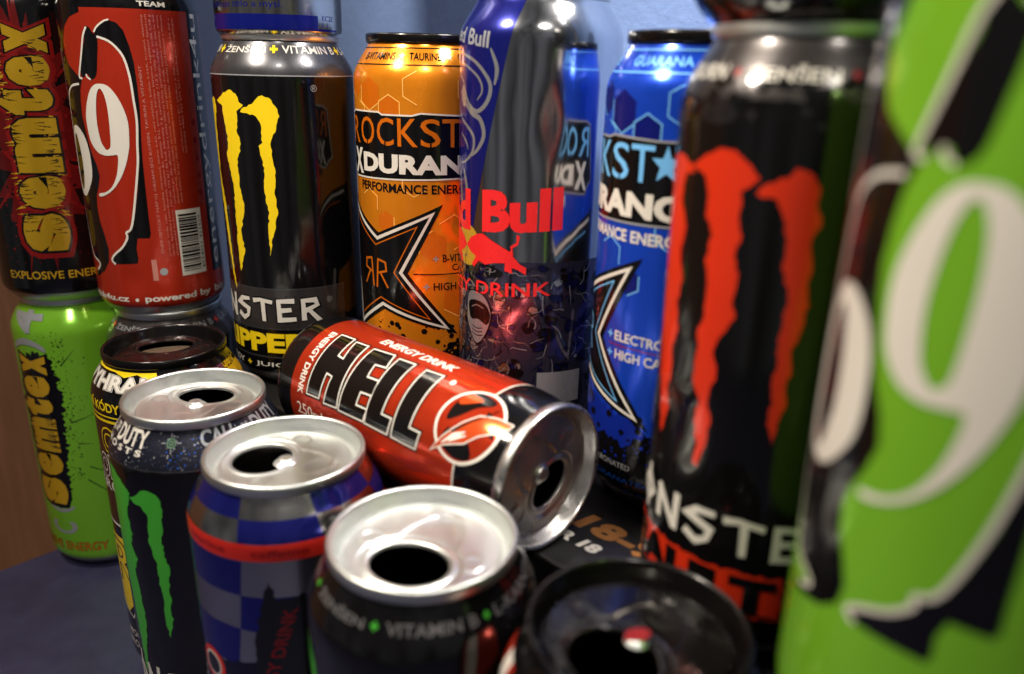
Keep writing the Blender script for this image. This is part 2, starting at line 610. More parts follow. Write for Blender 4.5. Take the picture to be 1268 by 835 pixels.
def splatter(art, m, layer, n, box, seed, rmin=0.15, rmax=0.7):
    rnd = random.Random(seed)
    for _ in range(n):
        u, v = rnd.uniform(box[0], box[1]), rnd.uniform(box[2], box[3])
        r = rmin + (rmax - rmin) * rnd.random() ** 3
        art.poly([(u + r * rnd.uniform(0.6, 1.2) * math.cos(2 * math.pi * k / 7), v + r * rnd.uniform(0.6, 1.2) * math.sin(2 * math.pi * k / 7)) for k in range(7)], m, layer)

def band(art, v0, v1, m, layer=1, R=32.9, u0=None, u1=None):
    u0 = -math.pi * R if u0 is None else u0
    u1 = math.pi * R if u1 is None else u1
    art.rect(u0, u1, v0, v1, m, layer)

ANGULAR = {
    'M': [[(0.05, -0.05), (0.18, 1.0), (0.5, 0.25), (0.82, 1.0), (0.95, -0.05)]],
    'O': [[(0.5, 0.98), (0.12, 0.5), (0.5, 0.02), (0.88, 0.5), (0.5, 0.98)], [(0.5, 1.25), (0.5, -0.25)]],
    'N': [[(0.12, -0.1), (0.14, 1.0)], [(0.08, 1.02), (0.84, -0.08)], [(0.84, -0.12), (0.88, 1.08)]],
    'S': [[(0.92, 0.98), (0.40, 0.94), (0.14, 0.70), (0.82, 0.46), (0.74, 0.12), (0.44, -0.06), (0.06, 0.16)]],
    'T': [[(-0.02, 0.92), (0.4, 1.0), (1.02, 0.90)], [(0.52, 0.98), (0.54, -0.08)]],
    'E': [[(0.92, 0.98), (0.16, 0.96), (0.18, 0.02), (0.96, 0.06)], [(0.18, 0.5), (0.76, 0.54)]],
    'R': [[(0.16, 1.0), (0.18, -0.02)], [(0.06, 0.98), (0.74, 0.98), (0.84, 0.72), (0.24, 0.46)], [(0.44, 0.48), (1.0, -0.18)]],
}
def angular(art, s, box, w, m, layer=3, back=None, gap=0.14):
    u0, u1, v0, v1 = box
    cw = (u1 - u0) / len(s)
    for i, ch in enumerate(s):
        for st in ANGULAR[ch]:
            P = [(u0 + cw * (i + gap / 2 + x * (1 - gap)), v0 + y * (v1 - v0)) for x, y in st]
            if back:
                art.stroke(P, w * 1.7, back, layer - 1)
            art.stroke(P, w, m, layer, taper=lambda t: 0.8 + 0.45 * abs(math.sin(5 * t + i)))

def shoulder_words(root, shift, v0, v1, m, plus, k=1.0, ph=1.0):
    a = Art(root, 'ingredient_lettering')
    def w(s, x0, x1):
        a.text(s, (shift + x0 * k, shift + x1 * k, v0, v1), m, 2, bold=0.012)
    w('ŽENŠEN', -33, -8)
    w('VITAMIN B', 0, 31)
    w('L-KARNITIN', 38, 74)
    w('TAURIN', -62, -41)
    h = (v1 - v0) / 2 * ph
    for c in (-4, 34.5, -37):
        cu, cv = shift + c * k, (v0 + v1) / 2
        a.poly([(cu - h * .35, cv - h), (cu + h * .35, cv - h), (cu + h * .35, cv - h * .35), (cu + h, cv - h * .35), (cu + h, cv + h * .35), (cu + h * .35, cv + h * .35),
                (cu + h * .35, cv + h), (cu - h * .35, cv + h), (cu - h * .35, cv + h * .35), (cu - h, cv + h * .35), (cu - h, cv - h * .35), (cu - h * .35, cv - h * .35)], plus, 2)
    a.build()

def claw(root, polys, m, edge=None, seed=3, name='claw_mark'):
    for i, p in enumerate(polys):
        a = Art(root, name)
        q = rough_edge(p, 0.45, 1.3, seed + i)
        a.poly(q, m, 2)
        if edge:
            a.stroke(q, 0.5, edge, 1, closed=True)
        a.build()

SMOKE = ink('smoke_ink', (36, 34, 36), metal=0.3, rough=0.3, var=0.4)
G_TALL = 'tall energy drink cans'

# ------------------------------------------------------------------ A: black can with ochre lettering, on the green one
A = can('beverage_can', 'black and dark red can with spiky ochre lettering, stacked on the green can', 'can', (-250.4, 428, 164.2), TALL, BLACK, ALU, group=G_TALL, rot=-1.2, dents=((-4, 100, 10, 24, 0.7), (14, 40, 8, 9, 0.6)))
a = Art(A, 'burst_print')
pts = []
rnd = random.Random(11)
for k in range(46):
    t = 2 * math.pi * k / 46
    s = 1.0 if k % 2 else rnd.uniform(0.72, 0.9)
    pts.append((-6 + (21 + rnd.uniform(-4, 9)) * s * math.cos(t), 90 + (64 + rnd.uniform(-6, 6)) * s * math.sin(t)))
a.poly(pts, ink('oxblood_ink', (96, 16, 16), metal=0.2, rough=0.28, var=0.35), 1)
for k in range(9):
    t = rnd.uniform(0, 6.28)
    a.stroke([(-8 + 18 * math.cos(t), 88 + 45 * math.sin(t)), (-8 + 46 * math.cos(t + .05), 88 + 74 * math.sin(t + .05))], 1.6, DKRED, 1, taper=lambda q: 1 - q)
splatter(a, DKRED, 1, 320, (-46, 40, 24, 150), 5, 0.2, 0.8)
splatter(a, BLACK, 2, 260, (-44, 34, 30, 150), 6, 0.2, 1.3)
a.build()
a = Art(A, 'name_lettering')
for ch, v0, v1, ua, ub in (('s', 31.5, 51.0, -18.0, 3.4), ('e', 53.5, 70.0, -16.5, 4.4), ('m', 71.5, 98.0, -15.6, 5.2), ('t', 99.5, 111.5, -22.5, 5.4), ('e', 113.0, 127.0, -13.0, 6.0), ('x', 128.4, 141.5, -11.6, 6.4)):
    a.text(ch, (ua, ub, v0, v1), ink('dull_ochre_ink', (184, 146, 28), metal=0.35, rough=0.3, var=0.2), 5, rot=90, bold=0.07, outline=[(0.03, BLACK), (0.09, DKRED)])
for k in range(260):     # bristles along the middle letters
    v = rnd.uniform(40, 136)
    side = rnd.choice((-1, 1))
    u = -7 + side * rnd.uniform(5, 9.5)
    l = rnd.uniform(2.5, 5.5)
    if k % 2:
        a.stroke([(u, v), (u + side * l * 0.8, v + rnd.uniform(-2, 0.5))], 0.7, OCHRE, 4, taper=lambda q: 1.1 - q)
    else:
        a.stroke([(u + side * 1.5, v), (u - side * l * 0.6, v + rnd.uniform(-1, 1))], 0.45, BLACK, 6, taper=lambda q: 1.1 - q)
a.build()
a = Art(A, 'slogan_lettering')
a.text('EXPLOSIVE ENERGY', (-31, 21.5, 16.6, 20.8), OCHRE, 2, bold=0.012)
a.build()

# ------------------------------------------------------------------ B: green can on the desk
B = can('beverage_can', 'lime green can with vertical ochre lettering, standing at the desk corner', 'can', (-250.4, 428, 0), TALL, GREEN, ALU, group=G_TALL, rot=-1.0)
a = Art(B, 'ink_splash_print')
pts = [(-41, 48), (-26, 43), (-18.5, 50), (-18, 62), (-16.5, 78), (-15.5, 96), (-14, 112), (-14.5, 126), (-17, 136), (-25, 139), (-38, 136), (-42, 120), (-42, 80)]
a.poly(rough_edge(pts, 1.6, 1.1, 4), BLACK, 1)
splatter(a, BLACK, 1, 260, (-16, -9, 62, 146), 9, 0.1, 0.6)
splatter(a, BLACK, 1, 120, (-12, 0, 80, 140), 19, 0.08, 0.4)
splatter(a, BLACK, 1, 60, (-40, -6, 134, 152), 10, 0.15, 0.5)
for (x0, y0, x1, y1) in ((-12, 98, 4, 103), (-10, 85, -2, 84), (-6, 70, 8, 62), (-8, 62, 9, 45), (-12, 132, -4, 141)):
    a.stroke([(x0, y0), (x1, y1)], 0.7, BLACK, 1, taper=lambda q: 1.05 - q)
a.build()
a = Art(B, 'name_lettering')
for ch, v0, v1, ua, ub in (('s', 45.5, 62.5, -41.0, -20.4), ('e', 64.0, 78.0, -40.6, -20.2), ('m', 79.5, 100.0, -39.8, -20.0), ('t', 101.0, 111.5, -45.0, -20.0), ('e', 112.6, 125.4, -38.6, -19.8), ('x', 126.4, 137.5, -37.8, -19.8)):
    a.text(ch, (ua, ub, v0, v1), OCHRE, 4, rot=90, bold=0.07, outline=[(0.06, BLACK)])
for k in range(70):
    v = rnd.uniform(82, 104)
    side = rnd.choice((-1, 1))
    u = -31 + side * rnd.uniform(6, 10)
    a.stroke([(u + side * 2, v), (u - side * 3, v + rnd.uniform(-.6, .6))], 0.45, BLACK, 5, taper=lambda q: 1.1 - q)
a.build()
a = Art(B, 'bracket_lettering')
a.text('C', (-36, -18.5, 25.5, 34), GREY, 2, rot=90, bold=0.02)
a.build()
a = Art(B, 'bracket_lettering')
a.text('(', (-36, -18, 40, 45), GREY, 2, rot=90, bold=0.02)
a.build()
a = Art(B, 'bracket_lettering')
a.text(')', (-41, -18.5, 139.5, 147), GREY, 6, rot=90, bold=0.03)
a.build()
a = Art(B, 'bracket_lettering')
a.text('4', (-43, -19, 150, 163), GREY, 6, rot=90, bold=0.03)
a.build()
a = Art(B, 'slogan_lettering')
a.text('EXPLOSIVE ENERGY', (-63, -3.2, 14.8, 20.3), DEEPORANGE, 3, bold=0.0, outline=[(0.03, BLACK)])
a.build()

# ------------------------------------------------------------------ C and R: the two figure cans, the same print in red and in lime green
def figure_can(root, R, du, panel, base_v=lambda v: v):
    def sh(pts):
        k = R / 31.2
        return [(p[0] * k + du, base_v(p[1])) for p in pts]
    a = Art(root, 'top_band_print')
    band(a, 148.2, 166, BLACK, 1, R)
    a.text('TEAM', (1.3 + du, 14 + du, 149.4, 151.6), WHITE, 2, bold=0.03)
    a.build()
    a = Art(root, 'figure_print')
    left = [(-24.3, 148.4), (-24.3, 146.3), (-30.8, 144.1), (-36.0, 140.0), (-39.5, 133.9), (-40.0, 128.4), (-37.2, 123.8), (-32.0, 120.0), (-28.5, 117.4), (-30.4, 113.0), (-31.4, 108.2), (-32.1, 101.7), (-31.3, 95.3), (-29.9, 87.1), (-29.0, 83.4), (-27.0, 78.6), (-26.2, 73.6), (-28.0, 68.4), (-30.2, 63.9), (-31.1, 58.6), (-30.7, 51.6), (-28.8, 44.7), (-27.5, 37.8), (-28.5, 31.3), (-32.8, 26.1), (-40, 22.4), (-43, 22.4), (-40.4, 25.7), (-36.1, 28.9), (-38.2, 30.8), (-44.5, 33.6), (-47.5, 44.7), (-49, 58.3), (-51, 64.5), (-60, 80), (-60, 148.4)]
    a.poly(sh(left), BLACK, 2)
    a.poly(sh([(-18.2, 137.8), (-16.1, 140.1), (-11.7, 143.2), (-8.0, 142.1), (-5.5, 138.9), (-3.8, 132.2), (-2.8, 125.3), (-2.6, 115.2), (-2.8, 104.2), (-4.0, 88.4), (-4.4, 81.8), (-4.7, 70.0), (-5.0, 54.6), (-5.0, 45.8), (-5.8, 43.9), (-11.3, 44.0), (-12.4, 38.8), (-12.2, 33.4), (-12.9, 31.4), (-23.2, 30.6), (-25.9, 31.6), (-24.8, 34.0), (-20.9, 37.5), (-16.8, 42.2), (-15.9, 45.4), (-13.8, 47.6), (-11.1, 54.7), (-8.2, 67.5), (-6.4, 80.1), (-5.7, 87.6), (-5.4, 92.9), (-4.9, 102.6), (-5.0, 113.6), (-5.5, 121.4), (-6.7, 126.8), (-8.7, 131.3), (-12.2, 134.2), (-17.2, 136.0)]), BLACK, 2)
    a.poly(sh([(-22.5, 140.0), (-20.2, 139.7), (-19.1, 137.8), (-17.5, 136.7), (-17.1, 134.1), (-18.4, 126.5), (-20.0, 119.5), (-22.8, 117.5), (-24.5, 119.8), (-27.7, 118.2), (-28.3, 120.9), (-25.9, 128.6), (-23.5, 134.7)]), BLACK, 2, curve=3)
    a.stroke(sh([(-17.2, 136.0), (-12.2, 134.2), (-8.5, 130.5), (-6.4, 126.0), (-5.2, 118.3), (-4.9, 108.9), (-4.7, 99.4), (-5.8, 88.4), (-6.6, 80.1), (-9.0, 67.5), (-11.8, 54.6), (-13.8, 48.5), (-16.1, 46.7), (-16.1, 44.0), (-19.1, 39.4), (-24.0, 35.4), (-26.1, 32.5), (-24.3, 30.4)]), 1.0, WHITE, 3, curve=4)
    a.stroke(sh([(-18.2, 137.8), (-16.6, 140.1), (-13.3, 142.5), (-10.9, 143.3)]), 0.7, WHITE, 3, curve=4)
    a.stroke(sh([(-21.7, 140.0), (-23.9, 136.2), (-26.0, 129.4), (-28.1, 123.2), (-29.6, 118.5), (-27.8, 117.8)]), 0.9, WHITE, 3, curve=4)
    a.stroke(sh([(-25.3, 119.8), (-24.8, 118.5), (-23.1, 117.4)]), 0.8, WHITE, 3, curve=4)
    a.stroke(sh([(-46.6, 131), (-47.5, 120.4), (-48, 108)]), 1.0, WHITE, 3)
    a.stroke(sh([(-30.7, 115.3), (-36.9, 114.3), (-42, 111), (-44, 105.8), (-45.5, 95.9), (-47.5, 85), (-49, 75.8), (-49.5, 64.5), (-48, 58.3), (-46.3, 44.7), (-43.4, 33.6), (-37.4, 30.6), (-36, 28.6), (-39.6, 25.6)]), 1.0, WHITE, 3, curve=4)
    a.build()
    a = Art(root, 'numeral_print')
    a.poly(sh([(-45.8, 88.5), (-43.1, 95.0), (-39.5, 96.4), (-36.1, 95.4), (-32.6, 91.9), (-30.9, 87.1), (-30.4, 82.5), (-30.5, 76.6), (-31.8, 71.4), (-35.9, 65.8), (-40.5, 62.6), (-45.5, 64.5), (-48.0, 70.6), (-48.0, 80.4)]), WHITE, 4,
           holes=[sh([(-43.8, 88.5), (-41.8, 92.4), (-39.9, 91.5), (-38.5, 86.9), (-37.9, 81.8), (-38.2, 74.2), (-40.6, 67.0), (-43, 66), (-44.8, 70), (-44.8, 80)])], curve=3)
    a.poly(sh([(-19.3, 115.7), (-15.5, 115.0), (-12.3, 111.2), (-9.9, 105.7), (-8.5, 98.5), (-9.1, 89.6), (-9.8, 85.9), (-11.9, 79.3), (-15.4, 72.5), (-19.9, 67.2), (-24.6, 64.4), (-27.8, 63.7), (-27.8, 65.1), (-23.8, 66.0), (-20.2, 68.5), (-17.7, 72.4), (-16.1, 76.7), (-15.0, 83.3), (-17.2, 83.6), (-20.6, 83.3), (-24.1, 84.2), (-26.6, 86.5), (-28.6, 90.5), (-29.3, 98.6), (-28.0, 105.1), (-25.1, 111.6), (-22.3, 114.8)]), WHITE, 4,
           holes=[sh([(-19.1, 113.6), (-17.4, 110.5), (-16.8, 103.9), (-17.1, 95.1), (-17.7, 88.6), (-18.6, 86.6), (-20.1, 86.0), (-21.3, 87.5), (-22.4, 90.0), (-23.1, 97.3), (-22.4, 105.3), (-21.0, 111.3)])], curve=3)
    a.build()

C = can('beverage_can', 'red can with white numerals, black figure outline, barcode and small print', 'can', (-188.5, 407.3, 164.2), NARROW, RED, ALU, group=G_TALL, rot=0.4, dents=((-14, 22, 5, 7, 0.8), (9, 100, 7, 40, 0.5), (14, 140, 5, 9, 0.4), (2, 30, 4, 6, 0.5)))
figure_can(C, 31.2, 2.2, RED)
a = Art(C, 'side_strip_print')
a.rect(28.2, 41.5, 22.5, 148.4, BLACK, 1)
a.text('energydrink4u', (28.8, 37.0, 26, 147.5), ink('pale_grey_ink', (232, 236, 242), metal=0.0, rough=0.45), 2, rot=90, bold=-0.002)
a.rect(22.8, 28.2, 58, 147.6, ink('pinkish_red_ink', (166, 58, 50), metal=0.4, rough=0.26), 1)
a.build()
a = Art(C, 'small_print_lettering')
PINK = ink('pale_pink_ink', (190, 124, 112), metal=0.1, rough=0.35)
a.text('ENERGETICKÝ NÁPOJ OBSAHUJÍCÍ KOFEIN, TAURIN A VITAMÍNY', (0.6, 2.6, 36, 124), PINK, 2, rot=90, res=1)
lines = ['složení: voda, cukr, kyselina citronová, taurin 0,4%, oxid uhličitý, kofein 0,03%, inositol, vitaminy', 'niacin, kyselina pantothenová, vitamin B6, vitamin B12, aroma, barvivo karamel, regulátor kyselosti',
         'energetická hodnota 100 ml: 196 kJ / 46 kcal, bílkoviny 0 g, sacharidy 11,2 g, tuky 0 g, sodík 0,08 g', 'nevhodné pro děti, těhotné ženy a osoby citlivé na kofein, spotřebujte nejlépe do data na dně',
         'zloženie: voda, cukor, kyselina citrónová, taurín, oxid uhličitý, kofeín, inozitol, vitamíny, aróma', 'obsah kofeínu 32 mg / 100 ml, uchovávejte v suchu a chladu, chraňte před mrazem a sluncem']
for i, s in enumerate(lines):
    u = 4.2 + i * 1.75
    a.text(s, (u, u + 1.35, 60 if i > 2 else 34, 146), PINK, 2, rot=90, res=1)
for i, s in enumerate(('vyrobeno pro EU, plněno v ČR, objem 500 ml e', 'infolinka +420 720 200 221, zálohujte, recyklujte')):
    u = 16.4 + i * 1.9
    a.text(s, (u, u + 1.4, 84, 145), PINK, 2, rot=90, res=1)
a.build()
a = Art(C, 'barcode_print')
a.rect(9.6, 23.2, 23.4, 56.6, WHITE, 2)
v = 25.6
rnd = random.Random(3)
while v < 54.2:
    wv = rnd.choice((0.35, 0.35, 0.7, 1.0))
    a.rect(10.6, 20.4, v, v + wv, BLACK, 3)
    v += wv + rnd.choice((0.35, 0.4, 0.7))
a.text('8594001 421020', (21.0, 22.7, 25.8, 53), BLACK, 3, rot=90, res=1)
a.rect(-4.2, -1.8, 22.3, 33.0, PINK, 2)
a.disc(1.0, 26.5, 1.9, GREY, 2)
for k in range(5):
    a.disc(25.2, 64 + 8.5 * k, 1.5, DKRED, 2)
a.build()
a = Art(C, 'address_lettering')
a.text('energydrink4u.cz', (-68, -17.3, 10.4, 14.6), WHITE, 2, bold=0.03)
a.disc(-13.3, 12.4, 0.9, WHITE, 2)
a.text('powered by', (-9.3, 24.6, 10.4, 14.8), WHITE, 2, bold=0.03)
a.text('big', (28.2, 38.5, 10.4, 14.8), WHITE, 2, bold=0.03)
a.build()

# ------------------------------------------------------------------ D: the black can under the red one
D = can('beverage_can', 'dark can mostly hidden, supporting the red can with numerals', 'can', (-187, 407.8, 0), TALL, BLACK, ALU, group=G_TALL, rot=2.0)
a = Art(D, 'shoulder_print'); band(a, 151, 165.5, CHARCOAL, 1); a.build()
shoulder_words(D, -5, 159.0, 162.4, GREY, ORANGERED)

# ------------------------------------------------------------------ E: yellow, white and black can with a black lid
E_ = can('beverage_can', 'yellow, white and black printed can with a black opened lid', 'can', (-160.6, 340.6, 0), TALL, BLACK, BLACK_LID, group=G_TALL,
         rot=math.radians(112), a=12.0, b=9.0, off=8.6, flap=(mat('tear_flap_metal', (176, 156, 132), metal=0.9, rough=0.4, var=0.15, vscale=200), 0.16), rivet=False)
a = Art(E_, 'contest_lettering')
a.poly([(-58, 151.5), (-9, 151.5), (-5, 157), (-6, 164.4), (-58, 164.4)], YELLOW, 1)
a.poly([(-58, 150.8), (-10, 150.8), (-9, 161.0), (-16, 163.6), (-23, 161.8), (-30, 163.6), (-44, 163.4), (-58, 162)], BLACK, 2)
a.text('VYHRAJ', (-57, -11.5, 153.0, 162.0), WHITE, 5, bold=0.035, outline=[(0.02, BLACK), (0.045, WHITE)])
a.text('HERNÍ KÓDY', (-58, -23.0, 145.0, 150.6), YELLOW, 4, bold=0.03)
a.stroke([(-58, 143.4), (-40, 142.6), (-20, 143.0), (-8, 145)], 0.7, YELLOW, 3)
a.stroke([(-58, 141.0), (-40, 140.2), (-20, 140.6), (-4, 143)], 1.3, YELLOW, 3)
a.build()
a = Art(E_, 'name_lettering')
a.rect(-58, -18, 86, 139, BROWN, 1)
a.text('C', (-38, -30.0, 124.5, 136.5), BROWN, 4, bold=0.02, outline=[(0.05, YELLOW)])
a.text('LON', (-48, -29.0, 111, 122.5), BROWN, 4, bold=0.02, outline=[(0.05, WHITE)])
a.text('ENERG', (-62, -29.5, 104, 109.6), WHITE, 3, bold=0.02)
a.build()
a = Art(E_, 'lower_panel_print')
a.rect(-58, -16, 85.2, 86.6, WHITE, 2)
a.rect(-58, -16, 79.6, 84.2, BLACK, 2)
a.poly([(-58, 44), (-40, 36), (-34, 42), (-20, 50), (-16, 79), (-58, 79)], YELLOW, 2)
a.text('R', (-46, -29, 54, 76), YELLOW, 4, bold=0.0, outline=[(0.03, BLACK)])
a.stroke([(-50, 40), (-36, 34), (-30, 44), (-20, 40)], 0.8, WHITE, 3)
a.text('MOCA', (-44, -28, 22, 26), WHITE, 2, bold=0.01)
a.text('BROSK', (-46, -28, 16, 20), WHITE, 2, bold=0.01)
a.build()
a = Art(E_, 'neck_print')
for k in range(16):
    u = 6 + k * 2.5
    a.text(random.Random(k).choice('ACOPHNE'), (u, u + 2.3, 157 + (k % 2) * 0.4, 161.5), PURPLE if k < 10 else OCHRE, 2, bold=0.04)
a.rect(4, 48, 150, 155.5, PURPLE, 1)
a.rect(32, 50, 145, 158, OCHRE, 2)
a.build()

# ------------------------------------------------------------------ F: black can with green claws and speckled shoulder
F = can('beverage_can', 'black can with green claw stripes, speckled shoulder lettering and silver opened lid', 'can', (-124.6, 283.7, 0), TALL, BLACK, ALU, group=G_TALL,
        rot=math.radians(84), a=11.2, b=8.2, off=9.0, dents=((-20, 70, 9, 22, 0.5),))
a = Art(F, 'shoulder_print')
band(a, 150.6, 165.6, ink('speckled_night_ink', (30, 32, 46), metal=0.4, rough=0.3, var=0.5), 1)
band(a, 150.2, 150.7, STEELGREY, 2)
splatter(a, GREY, 2, 420, (-50, 48, 151, 165), 21, 0.08, 0.38)
splatter(a, MIDBLUE, 2, 120, (-14, 14, 151, 163), 22, 0.08, 0.4)
a.build()
a = Art(F, 'title_lettering')
def arch(u, v):
    return (u, v)
for x0, mm in ((-66.5, WHITE), (0.2, GREY)):
    a.text('CALL', (x0, x0 + 16.5, 158.4, 165.2), mm, 3, bold=0.03)
    a.text('OF', (x0 + 18.2, x0 + 22.5, 159.6, 163.6), mm, 3, bold=0.03)
    a.text('DUTY', (x0 + 24.5, x0 + 44.5, 157.9, 164.8), mm, 3, bold=0.03)
    a.text('G H O S T S', (x0 + 8, x0 + 42.5, 154.9, 157.3), mm, 3, bold=0.03)
a.build()
a = Art(F, 'crosshair_print')
for rr in (1.7, 0.7):
    a.stroke([(-11.6 + rr * math.cos(2 * math.pi * k / 20), 161.0 + rr * math.sin(2 * math.pi * k / 20)) for k in range(20)], 0.3, ink('pale_green_ink', (120, 160, 120)), 3, closed=True)
for dx, dy in ((1, 0), (-1, 0), (0, 1), (0, -1)):
    a.stroke([(-11.6 + dx * 2.3, 161 + dy * 2.3), (-11.6 + dx * 4.2, 161 + dy * 4.0)], 0.3, GREY, 3)
a.build()
claw(F, [
    [(-46.5, 147.5), (-41.5, 147), (-35.5, 143.9), (-33.0, 141.5), (-30.4, 139.0), (-31.8, 135.0), (-33.9, 129.7), (-33.3, 124.4), (-32.4, 120.8), (-34.5, 116.1), (-33.2, 112.6), (-31.5, 110.0), (-34.5, 104.5), (-34.1, 99.4), (-33.5, 93.4), (-33.0, 87.3), (-32.6, 81.2), (-33.6, 74.5), (-36.4, 60), (-39, 52), (-40, 70), (-41, 82.2), (-42, 91.0), (-43, 98.6), (-44, 105.1), (-45, 117.7), (-46, 123.6), (-46, 132.2), (-47, 138.7)],
    [(-30.9, 137.6), (-27.2, 139.1), (-24.6, 141.6), (-21.0, 142.2), (-18.2, 141.1), (-16.5, 138.3), (-16.2, 134.6), (-17.2, 130.7), (-17.1, 127.6), (-18.2, 122.9), (-17.8, 116.1), (-17.6, 111.9), (-16.5, 109.5), (-17.5, 105.1), (-17.4, 101.6), (-18.1, 97.2), (-17.8, 93.7), (-18.7, 89.1), (-18.0, 85.6), (-19.0, 81.8), (-20.7, 76.5), (-21.4, 80.4), (-21.8, 86.7), (-21.2, 92.2), (-21.4, 98.4), (-22.0, 106.1), (-21.5, 110.5), (-23.0, 114.5), (-24.1, 119.5), (-23.5, 126.6), (-23.1, 132.1), (-25.3, 135.0), (-29.2, 135.9)],
], CLAWGREEN, seed=31)
a = Art(F, 'name_lettering'); angular(a, 'MONSTER', (-58, 12, 44, 58), 1.6, WHITE); a.build()

# ------------------------------------------------------------------ G: blue and silver checks with a red band
G = can('beverage_can', 'blue and silver chequered can with a red band and silver opened lid', 'can', (-76.3, 238.9, 0), TALL, SATIN, ALU, group=G_TALL, dents=((-24, 120, 8, 14, 0.7), (4, 154, 8, 5, 0.3)),
        rot=math.radians(170), a=10.6, b=10.0, off=8.6)
a = Art(G, 'chequer_print')
def skew(u, v, k):
    return (u + k * (v - 150), v)
cols = [-98 + 27.2 * k for k in range(8)]
for r_, (v0, v1) in enumerate(((158.6, 165.6), (151.4, 158.6), (132.0, 145.0), (118.5, 132.0), (104, 118.5))):
    for k, u0 in enumerate(cols[:-1]):
        if (k + r_ + (0 if r_ < 2 else 0)) % 2 == 0:
            u1 = u0 + 27.2
            lo = -0.14 if r_ < 2 else 0.12
            a.poly([(u0 + lo * (v0 - 145), v0), (u1 + lo * (v0 - 145), v0), (u1 + lo * (v1 - 145), v1), (u0 + lo * (v1 - 145), v1)], CHECKBLUE, 1)
a.build()
a = Art(G, 'red_band_print')
band(a, 145.4, 151.2, ink('deep_red_ink', (196, 40, 30), metal=0.2, rough=0.28), 2)
for s_, x_ in (('taurine', -40), ('caffeine', -13), ('vitamins', 18)):
    a.text(s_, (x_, x_ + 18, 147.2, 149.6), DKRED, 3, bold=0.01)
a.build()
a = Art(G, 'torn_black_print')
a.poly(rough_edge([(-103, 20), (103, 20), (103, 112), (20, 112), (-16, 106), (-30, 103), (-103, 100)], 0.8, 2.0, 9), ink('night_navy_ink', (16, 16, 40), metal=0.4, rough=0.2), 2)
a.poly(rough_edge([(-17, 60), (-15, 100), (-14, 118), (-10.5, 131), (-8.5, 138), (-6, 131), (-2, 131.5), (2, 133), (5, 130), (14, 132), (24, 131), (30, 60)], 0.7, 1.6, 8), BLACK, 3)
def lean(u, v):
    return (u + (v - 100) * 0.30, v)
a.text('ENERGY DRINK', (-12.5, -8.0, 84, 128), DKRED, 4, rot=90, bold=0.02, warp=lean)
a.build()
a = Art(G, 'round_badge_print')
a.disc(-34.5, 99, 6.6, ORANGERED, 4, n=36); a.disc(-34.5, 99, 4.7, WHITE, 5, n=36); a.disc(-34.5, 99, 4.0, BLACK, 6, n=36)
a.build()

# ------------------------------------------------------------------ H: black can with the bright lid
H = can('beverage_can', 'black can with blurred white shoulder lettering and a bright silver opened lid', 'can', (-23.7, 190.2, 0), TALL, BLACK, ALU, group=G_TALL,
        rot=math.radians(-112), a=11.6, b=9.6, off=8.2, rivet=False)
shoulder_words(H, -11.2, 157.6, 160.8, ink('dim_grey_ink', (112, 110, 112), metal=0.3, rough=0.35), CLAWGREEN, k=0.88, ph=0.7)
claw(H, [[(-45, 144), (-41.5, 141), (-39, 138), (-35, 131), (-31, 120), (-30, 100), (-33, 80), (-36, 70), (-38, 100), (-40, 124), (-44, 136)],
         [(-22, 132), (-16, 137), (-10, 133), (-12, 110), (-16, 82), (-18, 112), (-18, 128)]], CLAWGREEN, seed=40)

# ------------------------------------------------------------------ I: black lid close to the lens
I_ = can('beverage_can', 'can with black lid, red ring pull scrap and red and white side stripe', 'can', (31.8, 154.5, 0), TALL, BLACK, BLACK_LID, group=G_TALL,
         rot=math.radians(-134), a=11.2, b=10.0, off=9.2, rivet=False)
a = Art(I_, 'side_stripe_print')
for u0, u1, mm in ((-56, -48, RED), (-48, -42.2, WHITE), (-42.2, -39.4, RED)):
    a.poly([(u0 - 2, 30), (u1 - 2, 30), (u1, 140), (u1 - 0.5, 158), (u0 - 0.5, 158), (u0, 140)], mm, 1)
a.build()
# torn ring-pull scrap left on the rivet
def scrap(parent, z):
    bm = bmesh.new()
    prof = [(0.95 * x, 0.8 * y, h) for x, y, h in [(-3.2, -1.6, 0.3), (-1.0, -2.6, 0.8), (2.2, -2.2, 1.3), (3.6, -0.2, 2.1), (2.4, 2.0, 1.7), (-0.4, 2.6, 1.1), (-2.8, 1.4, 0.6)]]
    top = [bm.verts.new((x * MM, y * MM, (z + h + 0.55) * MM)) for x, y, h in prof]
    bot = [bm.verts.new((x * MM, y * MM, (z + h - 0.25) * MM)) for x, y, h in prof]
    bm.faces.new(top); bm.faces.new(bot[::-1])
    for i in range(7):
        j = (i + 1) % 7
        bm.faces.new((bot[i], bot[j], top[j], top[i]))
    bmesh.ops.bevel(bm, geom=bm.edges[:], offset=0.18 * MM, segments=2, affect='EDGES')
    bmesh.ops.recalc_face_normals(bm, faces=bm.faces[:])
    me = bpy.data.meshes.new('ring_pull_scrap')
    bm.to_mesh(me); bm.free()
    me.materials.append(ink('scrap_red_lacquer', (164, 34, 38), metal=0.5, rough=0.4))
    o = link('ring_pull_scrap', me, parent)
    revolve('rivet', [(z - 0.5, 3.2), (z + 0.8, 2.2), (z + 1.2, 1.5), (z + 1.3, 0.8), (z + 1.2, 0.01)], ALU, parent, seg=24)
scrap(next(c for c in I_.children if c.name.startswith('lid')), 168 - 4.75)

